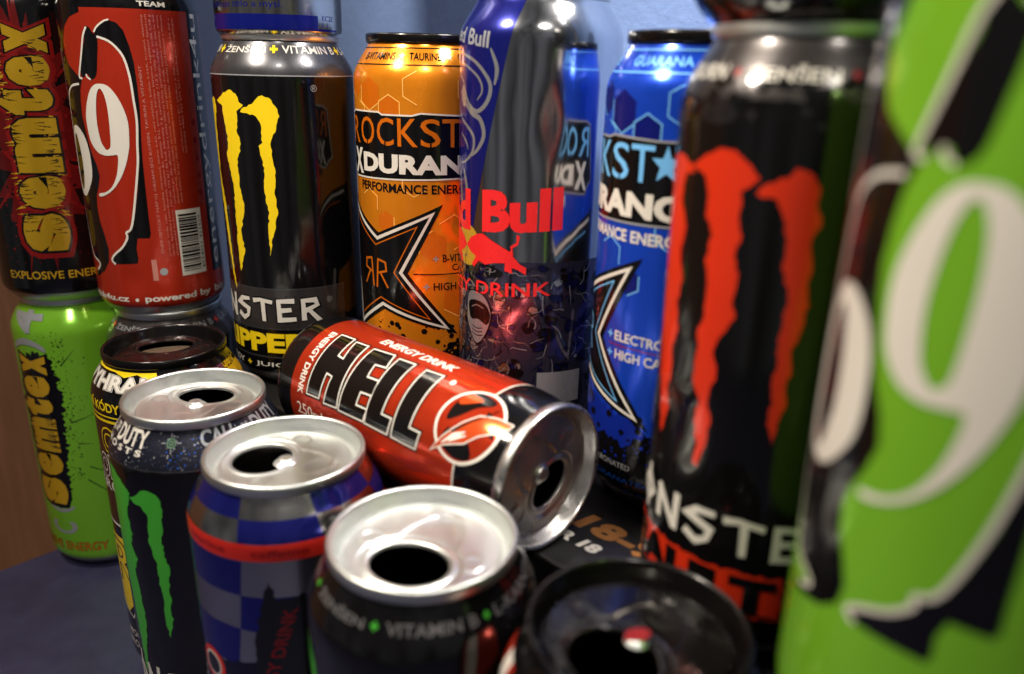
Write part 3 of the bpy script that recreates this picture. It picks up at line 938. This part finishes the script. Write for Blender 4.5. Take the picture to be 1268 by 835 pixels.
# ------------------------------------------------------------------ K: yellow claws
K = can('beverage_can', 'black can with yellow claw stripes, carrying a silver can on its lid', 'can', (-112.1, 394.1, ZB), TALL, BLACK, ALU, group=G_TALL, rot=0.6, dents=((6, 90, 4, 50, 0.4), (18, 70, 6, 18, 0.5)))
a = Art(K, 'shoulder_print')
band(a, 149.4, 165.6, STEELGREY, 1)
band(a, 149.0, 149.5, GREY, 2)
a.build()
shoulder_words(K, 0, 159.5, 163.4, WHITE, YELLOW)
claw(K, [
    [(-47, 138), (-43, 139.5), (-40.4, 138.2), (-39.4, 135.2), (-42.0, 127.7), (-41.9, 118.5), (-43, 105.9), (-38.7, 90.8), (-37.4, 72.4), (-35.6, 55.9), (-35.2, 49.5), (-38.0, 57.7), (-40.5, 76.6), (-44.5, 99.7), (-46.5, 120)],
    [(-37.6, 137.9), (-31.9, 140.8), (-26.8, 142.9), (-22.9, 141.2), (-21.6, 137.7), (-19.3, 136.5), (-23.3, 133.7), (-23.1, 129.8), (-24.3, 125.3), (-22.7, 120.9), (-22.9, 116.3), (-25.3, 112.5), (-25.4, 101.3), (-23.7, 90.3), (-27.0, 78.5), (-25.6, 69.3), (-29.7, 59.2), (-30.3, 71.0), (-30.0, 87.3), (-29.4, 100.9), (-31.1, 107.4), (-32.6, 113.8), (-30.7, 119.4), (-31.5, 126.6), (-32.7, 131.9), (-32.6, 135.5)],
    [(-21.2, 133.4), (-19.1, 135.6), (-14.9, 137.1), (-12.8, 139.3), (-9.9, 140.9), (-6.0, 139.0), (-4.6, 136.5), (-3.0, 132.1), (-4.1, 129.5), (-5.3, 125.1), (-7.4, 121.5), (-7.3, 117.0), (-7.2, 112.5), (-6.5, 108.8), (-7.7, 97.9), (-6.6, 89.0), (-9.7, 77.6), (-11.9, 68.2), (-11.9, 79.8), (-10.7, 88.9), (-12.2, 97.8), (-11.5, 106.6), (-12.2, 113.2), (-12.9, 116.8), (-13.2, 119.1), (-11.3, 120.5), (-11.7, 124.9), (-11.8, 129.3), (-13.5, 131.9), (-17.8, 133.1)],
], YELLOW, seed=50)
a = Art(K, 'name_lettering')
a.rect(-70, 24, 32.0, 52.0, CHARCOAL, 1)
a.rect(-70, 24, 31.4, 32.1, STEELGREY, 2); a.rect(-70, 24, 51.6, 52.3, STEELGREY, 2)
angular(a, 'MONSTER', (-70.4, 11, 36.4, 46.4), 2.0, WHITE, 4, back=BLACK)
a.text('®', (13.5, 16.5, 44, 47), GREY, 3)
a.build()
a = Art(K, 'registered_mark_lettering')
a.text('®', (11.4, 14.4, 142.6, 145.6), GREY, 3)
a.build()
a = Art(K, 'flavour_lettering')
a.text('RIPPER', (-53, 5, 19.4, 29.4), YELLOW, 4, bold=0.045)
a.build()
a = Art(K, 'foot_lettering')
a.rect(-70, 24, 16.6, 17.4, STEELGREY, 2)
a.text('ENERGY', (-60, -34, 11.2, 14.2), WHITE, 3, bold=0.01); a.text('+', (-31, -28, 11.4, 14), YELLOW, 3, bold=0.04); a.text('JUICE', (-25, -4, 11.2, 14.2), WHITE, 3, bold=0.01)
a.build()

# ------------------------------------------------------------------ L: silver can on top of K
STRAIGHT = dict(SLEEK)
STRAIGHT['body'] = [(3.4, 28.5), (5, 28.8), (12, 28.8)] + [p for p in SLEEK['body'] if p[0] > 13]
STRAIGHT['base'] = [(7, 0.01), (6, 12), (2, 21), (0.2, 23.2), (0, 23.9), (0.5, 24.9), (1.8, 26.9), (3.4, 28.5)]
L_ = can('beverage_can', 'silver can with a dark blue foot band, standing on the yellow-clawed can', 'can', (-112.1, 394.1, ZB + 164.4), STRAIGHT, SATIN, ALU, group=G_TALL, base_mat=SATIN, rot=0)
a = Art(L_, 'foot_band_print')
a.rect(-60, 17.5, 3.8, 10.2, DEEPBLUE, 1)
a.build()
a = Art(L_, 'slogan_lettering')
a.text('revitalizuje tělo a mysl.', (-44, 1.5, 12.0, 16.0), DEEPBLUE, 1)
a.text('EC2E', (20, 27, 8.2, 10.4), DEEPBLUE, 1); a.text('11', (20, 23, 5.4, 7.4), DEEPBLUE, 1)
a.rect(17.6, 30, 3.8, 4.7, DEEPBLUE, 1)
a.build()

# ------------------------------------------------------------------ M and O: the two star cans
def star_can(root, du_text, du_star, body, letter, line, hexline, deep, left_list):
    rnd = random.Random(17)
    for cu, cv, s in ((-28, 143, 7), (-17, 137, 6), (-40, 147, 6), (-4, 146, 7), (8, 138, 8), (20, 146, 7), (-30, 96, 6), (-20, 88, 5), (2, 78, 7), (12, 84, 8), (22, 94, 7), (30, 140, 8), (-6, 106, 6), (14, 52, 8), (24, 60, 7), (-36, 135, 5)):
        a = Art(root, 'hexagon_print')
        hx = [(cu + s * math.cos(math.pi / 6 + k * math.pi / 3), cv + s * math.sin(math.pi / 6 + k * math.pi / 3)) for k in range(6)]
        if rnd.random() < 0.55:
            a.poly(hx, deep, 1)
        k0 = rnd.randrange(6); n = rnd.choice((3, 4, 5))
        a.stroke([hx[(k0 + j) % 6] for j in range(n)], 0.45, hexline, 2)
        a.build()
    a = Art(root, 'shoulder_lettering')
    band(a, 163.2, 163.7, line, 3); band(a, 155.2, 155.7, line, 3)
    for s, u0, u1 in left_list:
        a.text(s, (u0, u1, 157.6, 161.2), letter if line is not BLACK else BLACK, 4, bold=0.012)
    a.build()
    a = Art(root, 'name_lettering')
    x = du_text
    # one black plate with a stepped outline carries both words
    plate = [(-53, 112), (-50, 134), (-46, 135.6), (-26, 135.6), (-24, 134.6), (-10, 134.6), (-6, 135.6), (12, 134.8), (40, 135.0), (42, 120.6), (40, 119.6), (40, 108.6), (-46, 106.6), (-49, 110)]
    plate = [(p[0] + x, p[1]) for p in plate]
    a.poly(plate, BLACK, 4)
    a.stroke(plate, 0.7, WHITE if line is BLACK else GREY, 5, closed=True)
    ch = [('R', -49, -40), ('O', -38.4, -28.6), ('C', -27, -18.2), ('K', -16.4, -7.4), ('S', -6.2, 2.4), ('T', 3.2, 12.2)]
    for c, u0, u1 in ch:
        a.text(c, (u0 + x, u1 + x, 121.6, 133.4), letter, 6, bold=0.005)
        a.rect((u0 + u1) / 2 + x - 0.35, (u0 + u1) / 2 + x + 0.35, 121.2, 124.4 if c in 'OCS' else 121.3, BLACK, 7)
    star = [(16.5 + x + (5.4 if k % 2 == 0 else 2.3) * math.sin(k * math.pi / 5), 127.6 + (6.2 if k % 2 == 0 else 2.6) * math.cos(k * math.pi / 5)) for k in range(10)]
    a.poly(star, letter, 6)
    a.text('R', (23 + x, 33 + x, 121.6, 133.4), letter, 6, bold=0.005)
    a.text('X', (-47 + x, -37.5 + x, 108.2, 119.6), WHITE, 7, bold=0.05)
    a.text('DURANCE', (-37 + x, 31 + x, 109.6, 118.2), WHITE, 7, bold=0.05)
    a.build()
    a = Art(root, 'slogan_lettering')
    y = -2 if du_text > -5 else -24
    a.text('PERFORMANCE ENERGY', (-34.5 + y, 23.5 + y, 101.3, 105.4), BLACK if line is BLACK else WHITE, 3, bold=0.025)
    a.build()
    a = Art(root, 'star_print')
    s = du_star
    st = [(-62, 100), (-49, 96.5), (-24.7, 82.5), (6.9, 96.8), (-9.6, 65.0), (13.8, 35.2), (-22.3, 46.5), (-46, 31), (-50, 56), (-66, 64)]
    a.poly([(p[0] + s, p[1]) for p in st], BLACK, 3)
    si = [(-58, 96), (-47.5, 93.2), (-25.6, 79.8), (2.0, 92.4), (-13.0, 65.0), (8.4, 38.8), (-23.2, 49.0), (-43.5, 35.5), (-46.5, 57)]
    a.stroke([(p[0] + s, p[1]) for p in si], 1.5, WHITE, 4)
    so = [(-54, 91), (-45.5, 88.6), (-26.8, 76.6), (-5.0, 86.6), (-16.4, 64.8), (0.4, 43.4), (-24.4, 52), (-41.5, 40.5)]
    a.stroke([(p[0] + s, p[1]) for p in so], 0.6, letter, 4)
    # mirrored double letter
    for m_, c0 in ((-1, -28.4), (1, -27.2)):
        P = [(0, 0), (0, 14)]
        a.stroke([(c0 + s + m_ * 0.6, 56.5), (c0 + s + m_ * 1.6, 70)], 1.0, letter, 5)
        a.stroke([(c0 + s + m_ * 1.4, 70), (c0 + s + m_ * 6.2, 69), (c0 + s + m_ * 6.6, 65), (c0 + s + m_ * 1.2, 63.4)], 1.0, letter, 5)
        a.stroke([(c0 + s + m_ * 3.2, 63.6), (c0 + s + m_ * 7.4, 57.0)], 1.0, letter, 5)
    a.build()
    return root

def foot(root, splat, s):
    a = Art(root, 'foot_print')
    a.poly(rough_edge([(-103, 9), (103, 9), (103, 33), (40, 31), (14 + s, 33), (-6 + s, 36), (-20 + s, 42), (-34 + s, 34), (-103, 36)], 1.3, 1.5, 12), BLACK, 2)
    rnd = random.Random(5)
    pl = [(-22 + s, 43.5), (-8 + s, 40.5), (10 + s, 36.6), (13 + s, 33), (6 + s, 27), (-4 + s, 30), (-12 + s, 27), (-20 + s, 31), (-29 + s, 33), (-27 + s, 38)]
    a.poly(rough_edge(pl, 1.5, 1.2, 6), splat, 3)
    for _ in range(26):
        u, v, r = rnd.uniform(-26, 12) + s, rnd.uniform(27, 41), rnd.uniform(0.4, 1.8)
        a.poly([(u + r * math.cos(k * math.pi / 3), v + r * math.sin(k * math.pi / 3)) for k in range(6)], BLACK, 4)
    splatter(a, splat, 3, 50, (-30 + s, 16 + s, 20, 32), 8, 0.2, 0.9)
    a.build()

M = can('beverage_can', 'orange can with a black five-pointed star and hexagon pattern, black rim', 'can', (-42.4, 380.1, ZB), TALL, ORANGE, BLACK_LID, group=G_TALL, rot=0.3)
star_can(M, 3.5, 0, ORANGE, DEEPORANGE, BLACK, PALEORANGE, DEEPORANGE, [('B-VITAMINS', -35, -15), ('TAURINE', -8, 7.2), ('GUARANA', 16, 33)])
foot(M, ORANGE, 0)
a = Art(M, 'claim_lettering')
a.text('+', (2.0, 4.8, 70.6, 73.4), GREY, 3, bold=0.02); a.text('B-VITAMINS', (6.5, 27, 70.4, 74.0), BLACK, 3, bold=0.015)
a.text('CAFFEINE', (11, 28, 66.2, 69.4), BLACK, 3, bold=0.015)
a.rect(-7, 26, 64.6, 65.1, BLACK, 4)
a.build()
a = Art(M, 'claim_lettering')
a.text('+', (-2.4, 0.4, 57.6, 60.4), GREY, 3, bold=0.02); a.text('HIGH', (2.2, 13, 57.2, 60.8), BLACK, 3, bold=0.015)
a.build()
for cu in (-11.6, 11.4):
    a = Art(M, 'small_star_print')
    a.poly([(cu + (1.7 if k % 2 == 0 else 0.75) * math.sin(k * math.pi / 5), 159.5 + (1.9 if k % 2 == 0 else 0.8) * math.cos(k * math.pi / 5)) for k in range(10)], WHITE, 4)
    a.build()

O_ = can('beverage_can', 'royal blue can with a black and white star, black rim, pale blue lettering', 'can', (63.1, 279.8, ZB), TALL, BLUE, BLACK_LID, group=G_TALL, rot=0.8, dents=((-14, 50, 4, 24, 0.4),))
star_can(O_, -25.5, -21.6, BLUE, SKY, SKY, SKY, DEEPBLUE, [('CAFFEINE', -58, -40), ('GUARANA', -28.5, -4)])
foot(O_, ink('foot_blue_ink', (22, 48, 168), metal=0.45, rough=0.24), -22)
a = Art(O_, 'claim_lettering')
a.text('+', (-27.8, -25.2, 66.4, 69.2), SKY, 3, bold=0.01); a.text('ELECTROLYTES', (-24.2, 8, 66.0, 69.6), WHITE, 3, bold=0.02)
a.build()
a = Art(O_, 'claim_lettering')
a.rect(-27, 8, 64.2, 64.6, DKRED, 3)
a.text('+', (-27.6, -25.0, 59.6, 62.4), SKY, 3, bold=0.01); a.text('HIGH CAFFEINE', (-23.6, 8, 59.2, 62.8), WHITE, 3, bold=0.02)
a.build()
a = Art(O_, 'foot_lettering')
a.text('CARBONATED', (-34, -13.5, 17.8, 19.9), GREY, 3); a.text('POMEGRANATE•AÇAÍ', (-42, 4, 12.0, 14.8), MIDBLUE, 3, bold=0.01)
a.build()

# ------------------------------------------------------------------ N: polished silver can with blue wedge, red lettering and comic print
N = can('beverage_can', 'polished silver can with red lettering, blue wedge and dark comic drawing', 'can', (9, 337.4, ZB), scaled(TALL, 32.9, 184.5), ALU_MIRROR, ALU, group=G_TALL, base_mat=ALU_MIRROR, rot=0.2, dents=((4, 136, 6, 12, 1.1), (-8, 140, 4, 5, 0.35), (14, 107, 5, 16, 0.5), (-4, 52, 9, 10, 0.6), (-26, 72, 6, 20, 0.4)))
DV[N.name] = 12.0
WEDGE = ink('wedge_blue_ink', (28, 34, 128), metal=0.6, rough=0.2)
a = Art(N, 'blue_wedge_print')
a.poly([(-75, 170.2), (-7, 170.2), (-10, 160), (-23.3, 105), (-31, 74), (-75, 74)], WEDGE, 1)
a.build()
a = Art(N, 'script_lettering')
a.text('Red Bull', (-50, -20.5, 151.6, 157.6), GREY, 2, bold=0.02, shear=0.1, warp=lambda u, v: (u, v - 0.12 * (u + 35)))
a.build()
SILVERLINE = ink('silver_line_ink', (170, 172, 180), metal=0.7, rough=0.25)
a = Art(N, 'helmet_drawing_print')
for pts, wv in (([(-46, 149), (-38, 148), (-28, 145), (-21, 139), (-20, 134), (-23, 129), (-28, 127), (-34, 131), (-38, 138), (-43, 140)], 1.2),
                ([(-45, 145), (-36, 144), (-27, 140), (-24, 135), (-27, 131)], 0.7),
                ([(-41, 134), (-36, 130), (-30, 126), (-25, 124), (-23, 118), (-27, 112), (-33, 109)], 1.4),
                ([(-44, 130), (-40, 124), (-34, 121), (-29, 117), (-30, 111), (-36, 107), (-42, 106)], 1.0),
                ([(-40, 118), (-35, 115), (-33, 112)], 0.8), ([(-20, 150), (-17, 143), (-18, 137)], 1.2), ([(-37, 104), (-34, 96), (-33, 88)], 1.6), ([(-42, 104), (-40, 94), (-39, 86)], 1.2)):
    a.stroke(pts, wv, SILVERLINE, 2, curve=5, taper=lambda q: 0.55 + 0.9 * math.sin(math.pi * min(1, max(0, q))))
a.poly([(-40, 131), (-37, 128), (-35, 130), (-36, 135), (-39, 136)], SILVERLINE, 2, curve=3)
a.build()
a = Art(N, 'name_lettering')
tilt = lambda u, v: (u, v + 0.085 * (u + 15))
a.text('Red Bull', (-67, 10.8, 81.0, 98.0), BULLRED, 5, bold=0.045, warp=tilt)
a.text('ENERGY DRINK', (-72, 7.0, 54.8, 60.6), BULLRED, 5, bold=0.012, warp=tilt)
a.build()
a = Art(N, 'bull_and_sun_print')
a.disc(-33.5, 73.5, 8.8, GOLD, 4, n=40)
BU = lambda q: [(p[0] + 3.5, p[1] + 4.5) for p in q]
bull = [(-37, 69), (-34, 72.5), (-30, 74.5), (-26.5, 75.2), (-22, 73.2), (-17, 71.0), (-13.6, 69.4), (-12.4, 71.0), (-10.2, 72.4), (-9.4, 75.8), (-10.8, 76.6), (-10.8, 73.4), (-13.4, 71.6), (-12, 67.5), (-9.2, 64.6), (-6.6, 63.4), (-6.8, 60.4), (-9.8, 62.2), (-12.6, 63.0), (-12.2, 60.6), (-15.6, 61.4), (-15.4, 64.6), (-20.6, 64.0), (-25.0, 62.6), (-28.6, 63.6), (-32.0, 60.4), (-33.2, 61.6), (-30.6, 65.2), (-34, 66.4)]
a.poly(BU(bull), BULLRED, 5)
a.poly(BU([(-74 - p[0], p[1]) for p in bull][::-1]), BULLRED, 5)
a.build()
# dark comic drawing: overlapping inked panels with silver and skin-pale line work
a = Art(N, 'comic_drawing_print')
a.poly([(-60, 56), (-30, 57), (-21, 66), (-12, 70), (50, 70.5), (50, -2), (-60, -2)], ink('smoky_navy_ink', (92, 90, 120), metal=0.85, rough=0.16), 1)
PALE = ink('pale_comic_ink', (168, 158, 156), metal=0.75, rough=0.25)
RUST = ink('rust_comic_ink', (120, 72, 52), metal=0.5, rough=0.25)
rnd = random.Random(77)
face = [(x + 6, y - 3) for x, y in [(-38, 56), (-33, 58), (-27, 56), (-24, 50), (-25, 44), (-28, 38), (-32, 35), (-36, 39), (-39, 46)]]
for k in range(150):
    u, v = rnd.uniform(-46, 36), rnd.uniform(10, 68)
    n = rnd.choice((4, 5, 6))
    r = rnd.uniform(1.0, 3.6)
    q = [(u + r * rnd.uniform(0.5, 1.4) * math.cos(2 * math.pi * j / n + k), v + r * rnd.uniform(0.4, 1.1) * math.sin(2 * math.pi * j / n + k)) for j in range(n)]
    pale = u < 0 and rnd.random() < 0.6
    a.poly(q, rnd.choice((PALE, RUST, PALE)) if pale else rnd.choice((NAVY, BLACK, NAVY, SILVERLINE if rnd.random() < 0.3 else NAVY)), 2, curve=2)
    a.stroke(q, 0.35, BLACK, 3, closed=True, curve=2)
for k in range(230):
    u, v = rnd.uniform(-46, 36), rnd.uniform(10, 69)
    t = rnd.uniform(0, 6.28)
    P = [(u, v)]
    for j in range(3):
        t += rnd.uniform(-0.7, 0.7)
        P.append((P[-1][0] + rnd.uniform(1, 3.5) * math.cos(t), P[-1][1] + rnd.uniform(1, 3.5) * math.sin(t)))
    a.stroke(P, rnd.uniform(0.25, 0.6), rnd.choice((BLACK, BLACK, SILVERLINE, PALE)) if u < 0 else rnd.choice((BLACK, NAVY, SILVERLINE)), 4, curve=3, taper=lambda q: 1.1 - 0.8 * q)
a.poly(face, SILVERLINE, 5, curve=4)
a.stroke(face, 0.5, BLACK, 6, closed=True, curve=4)
a.poly([(-31.5, 49), (-27, 51), (-21, 50), (-18.4, 46), (-20, 41.5), (-25, 43), (-30, 42.5)], BLACK, 6, curve=4)
a.stroke([(-29.5, 47.5), (-26, 49), (-22, 48.2)], 0.5, PALE, 7, curve=4)
for y_ in (39.6, 38.0, 36.4):
    a.stroke([(-29, y_), (-26, y_ - .8), (-22.5, y_)], 0.35, BLACK, 6, curve=3)
a.build()
a = Art(N, 'blank_label_print')
a.rect(2.6, 22.0, 9, 23.2, ink('label_grey_ink', (150, 150, 156), metal=0.3, rough=0.3), 6)
a.build()

# ------------------------------------------------------------------ P and Q: red claws, with a black can on top
P_ = can('beverage_can', 'black can with large orange-red claw stripes, carrying another black can', 'can', (74.6, 206.4, ZB), TALL, BLACK, ALU, group=G_TALL, rot=0.2, dents=((-26, 66, 5, 8, 0.6), (-27, 84, 4, 6, 0.4)))
a = Art(P_, 'shoulder_print')
band(a, 150.5, 165.6, CHARCOAL, 1)
rnd = random.Random(4)
for k in range(46):
    u, v, r = rnd.uniform(-48, 30), rnd.uniform(143, 156), rnd.uniform(0.8, 2.6)
    q_ = [(u + 1.6 * r * rnd.uniform(.3, 1.4) * math.cos(j * 0.7), v + r * rnd.uniform(.3, 1.4) * math.sin(j * 0.7)) for j in range(9)]
    a.poly(q_, SMOKE if v < 150 else BLACK, 2)
a.build()
shoulder_words(P_, 12, 154.8, 158.8, WHITE, DKRED, k=0.86, ph=0.6)
claw(P_, [
    [(-48, 134.4), (-37, 136.6), (-29.8, 134.8), (-28.5, 132.8), (-32.7, 131.7), (-33.5, 126.2), (-30, 119.1), (-31.4, 112.1), (-29.2, 105.7), (-31, 98.2), (-29.3, 91.5), (-31.5, 86), (-30.6, 81.3), (-31.5, 73.6), (-30.2, 69.2), (-33.4, 60.5), (-35.2, 69.5), (-37.8, 78), (-39.3, 86), (-39.5, 95), (-39.9, 102.6), (-42, 110.9), (-41.5, 120.5), (-44, 127.5)],
    [(-29.7, 134.2), (-25.6, 136.8), (-20.8, 139.3), (-15.9, 139.3), (-11.6, 136.3), (-9.2, 133.6), (-13.5, 130.2), (-12.8, 127.2), (-13.3, 124.1), (-11.9, 120.2), (-13.2, 114.8), (-11.7, 109.8), (-12.4, 104.2), (-11.1, 100.1), (-13.5, 95.7), (-15.8, 91.0), (-14.4, 84.7), (-15.9, 77.2), (-14.4, 71.9), (-15.0, 64.5), (-16.8, 57.6), (-18.5, 58.1), (-17.8, 63.4), (-19.5, 70.0), (-18.5, 76.3), (-21.3, 81.2), (-20.7, 89.5), (-21.5, 93.8), (-19.7, 99.1), (-20.1, 108.0), (-21.5, 112.1), (-19.9, 118.9), (-22.8, 123.7), (-22.8, 128.9), (-24.1, 132.4)],
    [(-9.8, 130.1), (-7.2, 132.8), (-3.5, 134.1), (-1.6, 136.6), (1.2, 135.9), (3.9, 132.7), (3.9, 127.9), (5.2, 124.1), (3.5, 120.1), (4.6, 115.1), (4.2, 110.0), (5.2, 105.9), (4.4, 99.4), (2.8, 94.9), (3.5, 89.6), (2.7, 85.2), (3.5, 80.9), (2.4, 76.2), (1.3, 69.2), (-0.4, 74.6), (0.4, 80.4), (-0.6, 84.7), (0.1, 90.2), (-0.5, 96.5), (0.1, 101.1), (0.2, 107.5), (-1.8, 113.5), (-1.6, 119.6), (-3.1, 125.4), (-4.8, 129.2)],
], ORANGERED, seed=60)
a = Art(P_, 'name_lettering')
angular(a, 'MONSTER', (-56.0, 27.5, 36.6, 46.0), 1.9, WHITE, 4)
a.build()
a = Art(P_, 'flavour_lettering')
a.poly(rough_edge([(-70, 17.6), (9.6, 17.6), (9.6, 30.8), (-70, 30.8)], 0.5, 1.5, 5), ORANGERED, 1)
a.text('ASSAULT', (-66, 8, 18.8, 29.8), BLACK, 3, bold=0.07)
a.rect(-70, 9.0, 18.2, 18.8, BLACK, 3)
a.build()
Q = can('beverage_can', 'black can partly above the frame, standing on the orange-red-clawed can', 'can', (74.6, 206.4, ZB + 164.2), TALL, BLACK, ALU, group=G_TALL, base_mat=BLACK, rot=0)
a = Art(Q, 'foot_print'); a.disc(8, 14, 3.4, STEELGREY, 1); a.build()

# ------------------------------------------------------------------ R on its support
S_ = can('beverage_can', 'slim dark can hidden under the lime green can with numerals', 'can', (82.6, 117.7, 0), scaled(TALL, 26.5, 168.0, 25.8), CHARCOAL, ALU, group=G_TALL, rot=0)
R_ = can('beverage_can', 'blurred lime green can with pale numerals and black figure, close to the lens', 'can', (88.6, 123.7, 164.2), TALL, GREEN, ALU, group=G_TALL, rot=0)
figure_can(R_, 32.9, 9.0, GREEN, base_v=lambda v: v if v > 64 else 64 - (64 - v) * 0.674)

# ------------------------------------------------------------------ J: the can lying on the carton
J_ = can('beverage_can', 'brick red and black can lying on its side, opened lid towards the lens', 'can', (0, 0, 0), scaled(TALL, 26.5, 137.0, 24.6), BLACK, mat('scuffed_aluminium', (214, 212, 210), metal=1.0, rough=0.34, var=0.08, vscale=160, rvar=0.10, bump=0.08, bscale=600), base_mat=BLACK, rz=0.0, rot=math.radians(128), a=9.6, b=6.6, off=7.6)
DV[J_.name] = 3.0
ax = Vector((math.cos(math.radians(137)), math.sin(math.radians(137)), 0))
org = Vector((14.7, 231.3, ZB + 26.6)) + ax * 137
Zv, Yv = -ax, Vector((0, 0, -1))
Xv = Yv.cross(Zv)
mtx = Matrix((Xv, Yv, Zv)).transposed().to_4x4()
mtx.translation = org * MM
J_.matrix_world = mtx
a = Art(J_, 'red_field_print')
a.rect(-math.pi * 26.5, math.pi * 26.5, 16.6, 113.0, HELLRED, 1)
a.rect(-math.pi * 26.5, math.pi * 26.5, 113.0, 113.7, WHITE, 1)
a.build()
LET = {
    'H': [(8.2, 27.9), (7.9, 35.8), (17.6, 36.4), (18.0, 40.8), (8.8, 38.6), (8.5, 45.4), (35.6, 48.0), (36.2, 40.2), (25.4, 40.6), (25.0, 36.4), (35.4, 36.2), (35.8, 28.4)],
    'E': [(8.6, 49.6), (7.7, 60.8), (13.8, 63.0), (14.4, 57.0), (20.5, 58.0), (20.2, 64.6), (25.6, 65.2), (26.0, 58.8), (31.6, 58.8), (31.4, 65.2), (35.6, 64.4), (36.0, 49.8)],
    'L': [(8.4, 64.8), (8.0, 73.0), (30.4, 73.4), (30.4, 79.0), (35.8, 78.6), (35.8, 66.0)],
}
LET['l'] = [(u, v + 15.4) for u, v in LET['L']]
a = Art(J_, 'name_lettering')
for k in 'HELl':
    q = LET[k]
    a.stroke(q, 2.6, BLACK, 2, closed=True)
    a.stroke(q, 1.3, WHITE, 3, closed=True)
    a.poly(q, BLACK, 4)
a.disc(8.8, 94.6, 1.25, WHITE, 3)
a.build()
a = Art(J_, 'slogan_lettering')
a.text('ENERGY DRINK', (0.0, 4.2, 47, 89), WHITE, 3, rot=90, bold=0.03, shear=0.12)
a.build()
a = Art(J_, 'slogan_lettering')
a.text('ENERGY DRINK', (8.2, 37.5, 21.8, 25.4), WHITE, 3, bold=0.03)
a.build()
a = Art(J_, 'volume_lettering')
a.text('250ml', (41.0, 46.0, 21.5, 39), WHITE, 3, rot=90)
a.build()
a = Art(J_, 'devil_emblem_print')
cu, cv, rr = 20.6, 112.6, 13.2
circ = [(cu + rr * math.cos(2 * math.pi * k / 48), cv + rr * math.sin(2 * math.pi * k / 48)) for k in range(48)]
a.poly(circ, HELLRED, 3); a.stroke(circ, 1.1, WHITE, 5, closed=True)
a.poly([(8.6, 108), (12, 104.6), (17, 102.6), (22, 103.4), (19, 108), (14.5, 112), (11.5, 117), (9.4, 116)], BLACK, 4, curve=3)
a.poly([(24, 106), (29.5, 105), (32.6, 112), (31, 119), (26, 116), (28, 111)], BLACK, 4, curve=3)
a.poly([(14, 117), (17, 121.5), (22, 124.5), (20, 119)], BLACK, 4, curve=3)
HOT = ink('hot_orange_ink', (226, 88, 38), metal=0.55, rough=0.2)
a.poly([(33.6, 101.6), (30.0, 107.0), (27.0, 115.0), (23.0, 119.0), (20.2, 123.4), (16.4, 127.4), (14.4, 127.8), (14.8, 121.6), (16.6, 115.4), (21.0, 110.4), (27.4, 105.2)], HOT, 6)
a.stroke([(33.6, 101.6), (30.0, 107.0), (27.0, 115.0), (23.0, 119.0), (20.2, 123.4), (16.4, 127.4), (14.4, 127.8), (14.8, 121.6), (16.6, 115.4), (21.0, 110.4), (27.4, 105.2)], 0.45, WHITE, 7, closed=True)
a.poly([(10.5, 106), (14, 103.4), (15.5, 105), (13, 110), (11, 112)], HOT, 5, curve=3)
a.stroke([(12, 120), (16, 118), (19, 114), (25, 108)], 0.8, BLACK, 7, taper=lambda q: 0.3 + q)
a.stroke([(29.8, 105.5), (26, 109.5), (23.4, 113.5)], 1.6, WHITE, 7, taper=lambda q: 0.2 + math.sin(math.pi * q))
a.stroke([(28.6, 108.4), (26.2, 111), (24.4, 114.6)], 1.2, WHITE, 7, taper=lambda q: 0.2 + math.sin(math.pi * q))
a.build()

# ------------------------------------------------------------------ print on the carton top
def carton_text(s, origin, h, w, m, name, bold=0.05, shear=0.15):
    vs_, fs = glyphs(s, bold, 3, shear)
    xs = [p[0] for p in vs_]; ys = [p[1] for p in vs_]
    x0, x1, y0, y1 = min(xs), max(xs), min(ys), max(ys)
    me = bpy.data.meshes.new(name)
    O0 = Vector((origin[0], origin[1], ZB - 0.1 + 0.08))
    me.from_pydata([(O0 + TD * ((x - x0) / (x1 - x0) * w) + ND * ((y - y0) / (y1 - y0) * h)) * MM for x, y in vs_], [], fs)
    me.materials.append(m)
    return link(name, me, ct)
carton_text('18-99', (27.1 - 4.5, 250.8 - 4.5), 11.0, 46, COPPER, 'age_lettering')
carton_text('FOR 18', (17.0 - 8.5, 240.6 + 6.5), 5.6, 29, WHITE, 'age_lettering')
